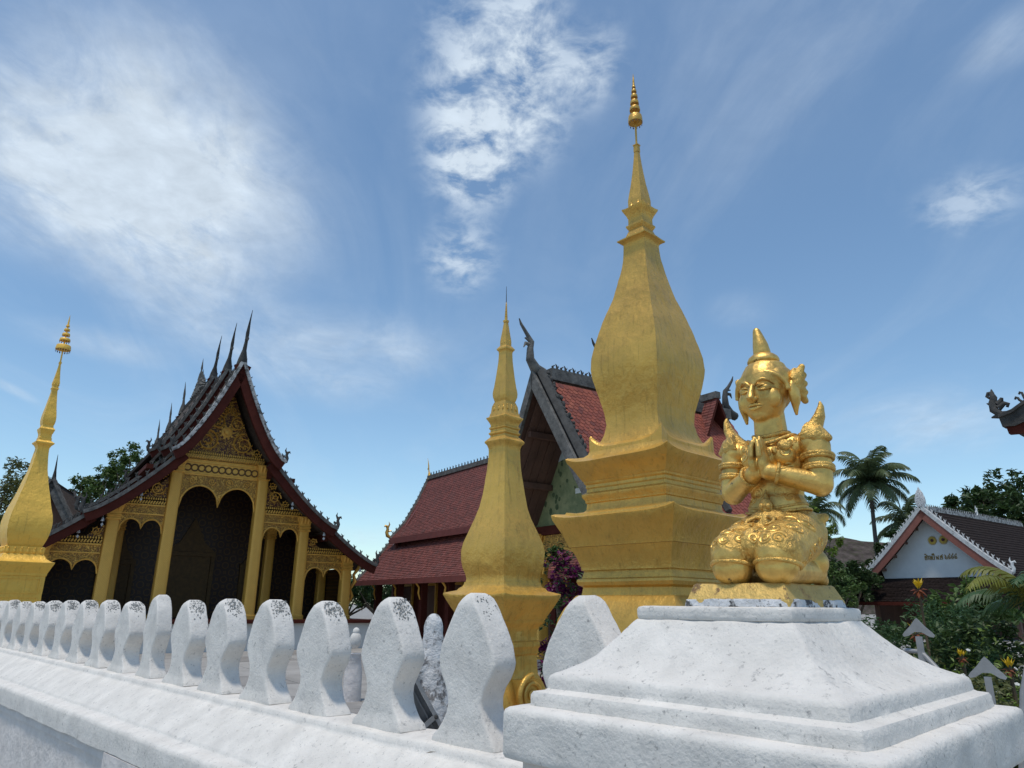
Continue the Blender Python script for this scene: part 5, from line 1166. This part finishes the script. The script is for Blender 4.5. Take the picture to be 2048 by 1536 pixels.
def tree(name, label, base, height, spread, mt, n, size, seed, group=None, trunk_r=.18, clumps=9, low=.45, aspect=.45, flat=.8):
    rnd = random.Random(seed); T = thing(name, label, 'tree', base, 0, group)
    blobs = []; b = MB(); fork = Vector((rnd.uniform(-.2, .2), rnd.uniform(-.2, .2), height * low * .8))
    b.tube([(0, 0, 0), (rnd.uniform(-.1, .1), 0, fork.z * .5), fork], [trunk_r * 1.3, trunk_r, trunk_r * .8], 8)
    for i in range(clumps):
        a = 2.4 * i + rnd.uniform(-.4, .4); u = (i + .5) / clumps; rr = spread * math.sqrt(u) * rnd.uniform(.65, 1.0)
        zc = height * (low + (1 - low) * (.25 + .65 * (1 - (rr / spread) ** 2 * flat)) * rnd.uniform(.75, 1.02)); r = spread * rnd.uniform(.26, .42)
        c = Vector((rr * math.cos(a), rr * math.sin(a), min(zc, height - r * .7))); blobs.append((c, r))
        m = (fork + c) / 2 + Vector((rnd.uniform(-.3, .3), rnd.uniform(-.3, .3), -.1)); b.tube([fork, m, c], [trunk_r * .5, trunk_r * .3, trunk_r * .08], 5)
    b.build('trunk', M['bark'], T, 50); leaves('crown', mt, blobs, n, size, seed, T, aspect, kind='stuff'); return T
def frond(b, p0, az, el, ln, droop, n, wl, rnd, twist=0.0):
    pts = []; p = Vector(p0); e = el
    for i in range(n + 1): pts.append(p.copy()); d = Vector((math.cos(az) * math.cos(e), math.sin(az) * math.cos(e), math.sin(e))); p += d * ln / n; e -= droop * (i + 1) / n * 1.6 / n * 2
    b.tube(pts, [ln * .012 * (1 - .8 * i / n) for i in range(n + 1)], 4)
    side = Vector((-math.sin(az), math.cos(az), 0))
    for i in range(1, n + 1):
        t = (pts[i] - pts[i - 1]).normalized(); u = i / n; l = wl * (math.sin(math.pi * min(1, u * .9 + .12)) ** .6)
        for k in range(2):
            q = pts[i - 1].lerp(pts[i], (k + .5) / 2)
            for s in (-1, 1):
                d = (side * s * .85 + t * .6 + Vector((0, 0, -.25 - .35 * rnd.random()))).normalized(); w = t * ln * .014
                m = q + d * l * .55; e2 = q + d * l * .95 + Vector((0, 0, -l * .28)); o = len(b.v)
                b.v += [tuple(q - w), tuple(q + w), tuple(m + w), tuple(m - w), tuple(e2)]; b.f += [(o, o + 1, o + 2, o + 3), (o + 3, o + 2, o + 4)]
def palm(label, base, h, nf, ln, seed, group, lean=(0, 0), mt=None, wl=.5, name='coconut_palm'):
    rnd = random.Random(seed); T = thing(name, label, 'palm', base, 0, group); b = MB()
    b.tube([(lean[0] * (i / 8) ** 2, lean[1] * (i / 8) ** 2, h * i / 8) for i in range(9)], [.20 - .008 * i for i in range(9)], 8); b.build('trunk', M['palm_bark'], T, 50)
    for i in range(nf):
        f = MB(); el = R(85) - R(112) * (i / nf) ** .85 + rnd.uniform(-.1, .1); frond(f, (lean[0], lean[1], h), i * 2.4 + rnd.uniform(-.2, .2), el, ln * rnd.uniform(.85, 1.1), rnd.uniform(.9, 1.5), 18, ln * wl * .55, rnd); f.build('frond', mt or M['palm'], T, 0)
    return T
def G(u, v, Y):
    p = atY(u, v, Y); return Vector((p.x, p.y, 0)), p.z

def build_veg():
    tr = 'trees around the temple yard'
    p, z = G(40, 930, 48); tree('spreading_tree', 'broad olive green tree behind the left stupa', p, z, 5.2, M['leaf_olive'], 14000, .30, 1, tr, .35, 18, .22)
    p, z = G(225, 905, 50); tree('leafy_tree', 'bright leafy tree left of the temple roof, clear sky between branches', p, z + .2, 2.3, M['leaf_mid'], 4200, .30, 2, tr, .2, 12, .45)
    p, z = G(283, 885, 50); tree('leafy_tree', 'dense leafy tree just touching the temple roof', p, z + .5, 2.4, M['leaf_mid'], 4200, .30, 3, tr, .2, 12, .45)
    p, z = G(1990, 955, 62); tree('mango_tree', 'tall dark mango tree with ragged crown behind the white house', p, z + .6, 5.0, M['leaf_dark'], 4200, .62, 4, tr, .3, 14, .42)
    p, z = G(2040, 1010, 58); tree('mango_tree', 'lower dark tree at the right edge above the house ridge', p, z + .4, 3.6, M['leaf_dark'], 3000, .55, 14, tr, .3, 10, .35)
    p, z = G(1900, 1005, 66); tree('leafy_tree', 'small pale green tree peeping over the white house ridge', p, z + .4, 2.6, M['leaf_olive'], 1500, .55, 15, tr, .2, 8, .5)
    p, z = G(1778, 1062, 52); tree('bushy_tree', 'dense dark tree between palm trunk and white gable', p, z + .4, 1.9, M['leaf_dark'], 6500, .34, 5, tr, .25, 13, .2)
    p, z = G(1690, 1135, 46); tree('bushy_tree', 'low dark tree right of the statue below the hillside', p, z + .3, 2.6, M['leaf_dark'], 6500, .30, 6, tr, .25, 13, .12)
    p, z = G(1604, 990, 42); tree('leafy_tree', 'bright green tree half hidden behind the statue', p, z + .3, 1.9, M['leaf_light'], 3600, .26, 7, tr, .2, 12, .25)
    p, z = G(1645, 1150, 40); tree('bushy_tree', 'dark shrubby tree touching the statue plinth at right', p, z + .7, 1.9, M['leaf_mid'], 3600, .22, 16, tr, .15, 9, .1)
    pg = 'palms behind the white house'
    p, z = G(1732, 962, 55); palm('tall coconut palm with full crown right of the statue', p, z, 28, 3.9, 3, pg, (.3, 0))
    p, z = G(1812, 1040, 58); palm('shorter coconut palm with upright fronds beside the white gable', p, z, 17, 3.3, 5, pg)
    p, z = G(1632, 1020, 55); palm('coconut palm mostly hidden by the statue, one frond showing', p, z, 12, 3.0, 8, pg)
    # bougainvillea in the porch arch, petal colour darkened to carry the shade there
    p, z = G(1112, 1150, 12.5); T = thing('bougainvillea', 'magenta bougainvillea bush between the two golden stupas', 'bush', p)
    b = MB(); b.tube([(0, 0, 0), (.1, .1, 1.0), (.0, .2, 2.0)], [.06, .05, .03], 6); b.build('stem', M['bark'], T, 50)
    bl = [((0, .1, 1.95), .5), ((.1, .0, 1.45), .48), ((-.1, .2, 1.0), .45), ((.25, .1, 2.1), .30), ((0, 0, .5), .4)]
    leaves('blossom', M['petal'], bl, 1900, .085, 21, T, .8, kind='stuff'); leaves('foliage', M['leaf_dark'], bl + [((.0, .1, 2.42), .28)], 900, .10, 22, T, kind='stuff')
    leaves('top_shoots', M['leaf_mid'], [((-.05, .1, 2.48), .2)], 150, .11, 23, T, kind='stuff')
    # garden bed behind the pillar
    rnd = random.Random(12); gb = 'shrubs in the garden bed behind the pillar'
    beds = [((1800, 1290), 3.6, .95, .50, 'leaf_olive', 'flowering shrub with small white blooms nearest the left gate spike', 5200, .034, True),
            ((1905, 1300), 3.5, .95, .60, 'leaf_olive', 'flowering shrub with small white blooms between the two gate spikes', 6800, .034, True),
            ((2010, 1360), 3.3, .85, .60, 'leaf_olive', 'tangled flowering shrub at the lower right edge', 6400, .034, True),
            ((1955, 1205), 6.0, 1.35, .80, 'leaf_fern', 'feathery dark green shrub in front of the house eave', 9000, .060, False),
            ((2030, 1230), 5.6, 1.3, .80, 'leaf_dark', 'dense green shrub at the right edge below the areca palm', 7000, .062, False),
            ((1755, 1238), 7.0, 1.35, .60, 'leaf_dark', 'dark low shrub left of the yellow croton', 5200, .065, False),
            ((1935, 1150), 7.5, 1.5, .55, 'leaf_mid', 'shrub with hanging light leaves against the dark tiled roof', 2600, .10, False)]
    for (u, v), Y, hh, r, mk, lab, n, sz, fl in beds:
        p, z = G(u, v, Y); T = thing('flowering_shrub' if fl else 'garden_shrub', lab, 'shrub', p, 0, gb); z = max(z, .5)
        bl = [((rnd.uniform(-.6, .6) * r, rnd.uniform(-.5, .5) * r, z - .50 * r - rnd.uniform(.1, 1.0) * r * (i > 1)), r * rnd.uniform(.45, .62)) for i in range(7)]
        bl = [((c[0], c[1], max(c[2], .25)), q) for c, q in bl]
        b = MB()
        for i in range(14):
            c = rnd.choice(bl)[0]; e = Vector(c) + Vector((rnd.gauss(0, .2), rnd.gauss(0, .2), rnd.gauss(.05, .12))) * (r / .6); b.tube([(rnd.uniform(-.1, .1), rnd.uniform(-.1, .1), 0), Vector(c) * .6, e], [.014, .009, .003], 4)
        b.build('stems', M['twig'], T, 50); leaves('foliage', M[mk], bl, n, sz, rnd.randint(0, 999), T, .5 if not mk == 'leaf_fern' else .25, kind='stuff')
        if fl:
            leaves('light_shoots', M['leaf_light'], [((c[0], c[1], c[2] + .05), q * 1.05) for c, q in bl], n // 5, sz, rnd.randint(0, 999), T, .45, kind='stuff')
            me = None
            for i in range(34):
                c, q = rnd.choice(bl); d = Vector((rnd.gauss(-.3, .5), rnd.gauss(-1, .4), rnd.gauss(.5, .5))).normalized(); pos = Vector(c) + d * q * 1.02
                if me is None:
                    b = MB()
                    for k in range(5): a = k * 1.257; b.ell((.0055 * math.cos(a), .0055 * math.sin(a), 0), (.005, .005, .0025), 6)
                    me = b.mesh('flower', M['bloom'], 60)
                inst('flower', me, T, Matrix.Translation(pos) @ d.to_track_quat('Z', 'Y').to_matrix().to_4x4())
    # crotons with upright yellow leaves over dark red ones
    for (u, v), Y, s, lab in (((1837, 1175), 5.6, .105, 'tall thin stemmed croton with yellow top against the house roof'), ((1832, 1262), 4.2, .075, 'yellow and red croton right behind the left gate spike'), ((1923, 1308), 3.5, .05, 'small yellow croton between the two gate spikes'), ((2018, 1330), 3.4, .06, 'yellow and red croton right of the right gate spike')):
        p, z = G(u, v, Y); T = thing('croton', lab, 'croton', p, 0, 'crotons in the garden bed'); b = MB(); b.tube([(.04, .05, 0), (.02, .02, z * .5), (0, 0, z)], [.014, .011, .008], 6); b.build('stem', M['twig'], T, 50)
        for k in range(22):
            a = k * 2.4; yel = k < 13; el = R(86 - 2.6 * k) if yel else R(10 - 9 * (k - 13)); d = Vector((math.cos(a) * math.cos(el), math.sin(a) * math.cos(el), math.sin(el))); l = s * rnd.uniform(.8, 1.15); sd_ = d.cross(Vector((0, 0, 1))).normalized() * l * (.11 if yel else .15); l *= (1 if yel else .62); o = Vector((0, 0, z - .02))
            lf = MB(); lf.add([o, o + d * l * .5 + sd_, o + d * l - Vector((0, 0, l * .12)), o + d * l * .5 - sd_, o + d * l * .5 + sd_.cross(d) * .5], [(0, 1, 4), (1, 2, 4), (2, 3, 4), (3, 0, 4)]); lf.build('leaf', M['leaf_yellow'] if yel else M['leaf_red'], T, 0)
    p, z = G(2085, 1190, 5.0); T = thing('areca_palm', 'golden green areca palm with arching fronds at the right edge', 'palm', p)
    for k in range(3): b = MB(); b.tube([(k * .08 - .1, 0, 0), (k * .08 - .1, .02, z * .5), (k * .06, 0, z - .05)], [.035, .03, .02], 8); b.build('cane', M['leaf_areca'], T, 50)
    for k in range(13):
        f = MB(); frond(f, (rnd.uniform(-.05, .1), 0, z - .1), k * 2.4, R(rnd.uniform(15, 70)), rnd.uniform(.5, .72), rnd.uniform(1.0, 1.8), 16, .16, rnd); f.build('frond', M['leaf_areca'] if k % 3 else M['leaf_fern'], T, 0)
    for i, (u, v, Y) in enumerate(((640, 1150, 70), (700, 1165, 74), (760, 1150, 72), (560, 1140, 78), (830, 1160, 76))):
        p, z = G(u, v, Y); tree('distant_tree', ('dark tree beyond the gap between temple and hall', 'low tree beyond the hall wing', 'dark tree hidden behind the hall wing roof', 'dark tree hidden behind the temple', 'dark tree hidden behind the hall middle')[i], p, z, 4.0, M['leaf_dark'], 2600, .5, 40 + i, tr, .25, 10, .1)
    # hill far behind
    b = MB(); n = 40; vs, fs = [], []
    for i in range(n + 1):
        for j in range(13):
            x = 20 + 180 * i / n; y = 200 + 60 * j / 12; h = (24 + 6 * nz((x * .03, 1, 0), 1, 3) - abs(x - 108) * .06) * math.sin(math.pi / 2 * min(1, j / 8)) + nz((x, y, 0), .15, 2) * 1.2
            vs.append((x, y, max(h, 0) if j else -.5))
    for i in range(n):
        for j in range(12): fs.append((i * 13 + j, (i + 1) * 13 + j, (i + 1) * 13 + j + 1, i * 13 + j + 1))
    b.add(vs, fs); b.build('hill', M['hill'], None, 60, kind='structure')
build_veg()

# ------------------------------------------------------------------ metal gate behind the pillar, ramp and stucco post in the yard
def build_small():
    T = thing('spiked_gate', 'grey metal gate with flat arrow shaped spikes behind the white pillar', 'gate', (0, 0, 0), 0)
    rail = []
    for (u, v), Y, s in (((1832, 1236), 2.36, 1.0), ((1968, 1313), 2.20, 1.05)):
        p = atY(u, v, Y); q = Matrix.Translation(p) @ Matrix.Rotation(R(-35), 4, 'Z'); b = MB(); k = .068 * s
        half = [(0, 0), (.10 * k, -.10 * k), (.30 * k, -.36 * k), (.58 * k, -.64 * k), (.66 * k, -.76 * k), (.60 * k, -.84 * k), (.42 * k, -.80 * k), (.24 * k, -.68 * k), (.14 * k, -.62 * k)]
        b.prism(half + [(-x, z) for x, z in half[:0:-1]], -.004, .004, q); b.build('arrow_spike', M['steel'], T, 0)
        b = MB(); b.box((0, 0, -.5 * p.z - .03), (.018, .018, p.z - .05), q); b.build('bar', M['steel'], T, 0); rail.append(p)
    d = (rail[0] - rail[1]); a, c = rail[1] - Vector((0, 0, .24)) - d * .7, rail[0] - Vector((0, 0, .13)) + d * .3
    b = MB(); b.tube([a, rail[1] - Vector((0, 0, .20)), rail[0] - Vector((0, 0, .10)), c], .008, 8); b.build('top_rail', M['steel'], T, 50)
    for z in (.25, .75):
        b = MB(); b.tube([Vector((a.x, a.y, z)), Vector((c.x, c.y, z))], .012, 8); b.build('cross_rail', M['steel'], T, 50)
    p = atY(2046, 1385, 2.3); T = thing('steel_pipe', 'thin grey steel pipe leaning at the right edge beside the pillar', 'pipe', (p.x, p.y, 0)); b = MB(); b.tube([(-.33, -.05, .0), (0, 0, p.z), (.16, .03, p.z + .35)], .009, 8); b.build('tube', M['steel'], T, 50); b = MB(); b.lathe([(.011, 0), (.013, .01), (.013, .03), (.011, .04)], 10, (.16, .03, p.z + .345)); b.build('end_cap', M['steel_dark'], T, 50)
    # weathered stucco post seen between the two nearest merlons
    p = atY(868, 1232, 4.2); T = thing('stucco_post', 'weathered white stucco figure with rounded top between the nearest merlons', 'statue', (p.x, p.y, 0), R(20)); z = p.z
    b = MB(); b.ell((0, 0, z - .07), (.055, .05, .085)); b.cap((0, 0, z - .10), (.01, 0, z - .32), .055, .095); b.cap((.01, 0, z - .32), (.04, 0, z - .66), .10, .14); b.ell((-.06, -.02, z - .28), (.05, .05, .10)); b.ell((.08, -.03, z - .55), (.09, .10, .12)); b.ell((-.03, -.07, z - .50), (.07, .06, .12))
    b.cap((.04, 0, z - .66), (.04, 0, .45), .17, .20)
    remesh(b, 'figure', mat('lichened stucco', (.62, .61, .60), .9, var=.15, vs=14, bump=.9, bs=45, stain=[(13, .52, .60, (.10, .09, .085), .85), (30, .6, .68, (.28, .24, .2), .7)]), T, .008, 3)
    b = MB(); b.box((.04, 0, .22), (.55, .55, .44), taper=.94); b.build('pedestal', M['white_wall'], T, 0)
    # metal ramp panel tipped on its side
    p = atY(858, 1425, 3.75); T = thing('metal_ramp', 'grey ribbed metal ramp tipped up behind the wall', 'ramp', (p.x, p.y, 0), R(10)); q = Matrix.Translation((0, 0, p.z)) @ Matrix.Rotation(R(-58), 4, 'Y').inverted()
    q = Matrix.Translation((0, 0, p.z)) @ Matrix.Rotation(R(32), 4, 'Y').inverted()
    b = MB(); b.box((-.075, .03, -.02), (.17, .02, .50), q); b.build('sheet', M['steel_dark'], T, 0)
    for k in range(5): b = MB(); b.box((-.145 + .032 * k, .01, -.02), (.007, .022, .49), q); b.build('rib', M['steel_dark'], T, 0)
    b = MB(); b.box((.020, .0, -.02), (.018, .05, .52), q); b.build('edge_rail', M['steel'], T, 0)
    b = MB(); b.box((-.055, -.022, -.03), (.16, .010, .022), q @ Matrix.Rotation(R(-8), 4, 'Y')); b.build('cross_bar', M['steel'], T, 0)
    b = MB(); b.lathe([(.010, 0), (.011, .008), (.006, .012)], 8, M=q @ Matrix.Translation((.02, -.03, -.03)) @ Matrix.Rotation(R(90), 4, 'X')); b.build('bolt', M['dark'], T, 40)
    # little gilt and white figure far in the yard
    p = atY(711, 1283, 13); T = thing('garden_figure', 'tiny white and gold figure in the yard between merlons', 'statue', (p.x, p.y, 0)); z = p.z
    b = MB(); b.lathe([(.16, 0), (.15, z * .5), (.11, z * .75), (.13, z * .8)], 12); b.build('pedestal', M['white_wall'], T, 40); b = MB(); b.ell((0, 0, z + .02), (.10, .10, .14)); b.ell((0, 0, z + .16), (.06, .06, .07)); b.build('figure', M['white'], T, 60)
    # leaf litter on the coping
    for u, v, t in ((862, 1508, 1.70),):
        r = ray(u, v); k = t / ((r.x + r.y) * math.sqrt(.5)); pt = Vector((0, 0, EYE)) + r * k
        b = MB(); b.add([(0, -.02, 0), (.006, 0, .004), (0, .022, .001), (-.006, 0, .003)], [(0, 1, 2), (0, 2, 3)]); o = b.build('dry_leaf', M['bark'], None, 0); o.location = pt + Vector((0, 0, .004)); o.rotation_euler = (0, 0, R(-60)); tag(o, 'small dry leaf lying on the white wall coping', 'leaf')
build_small()
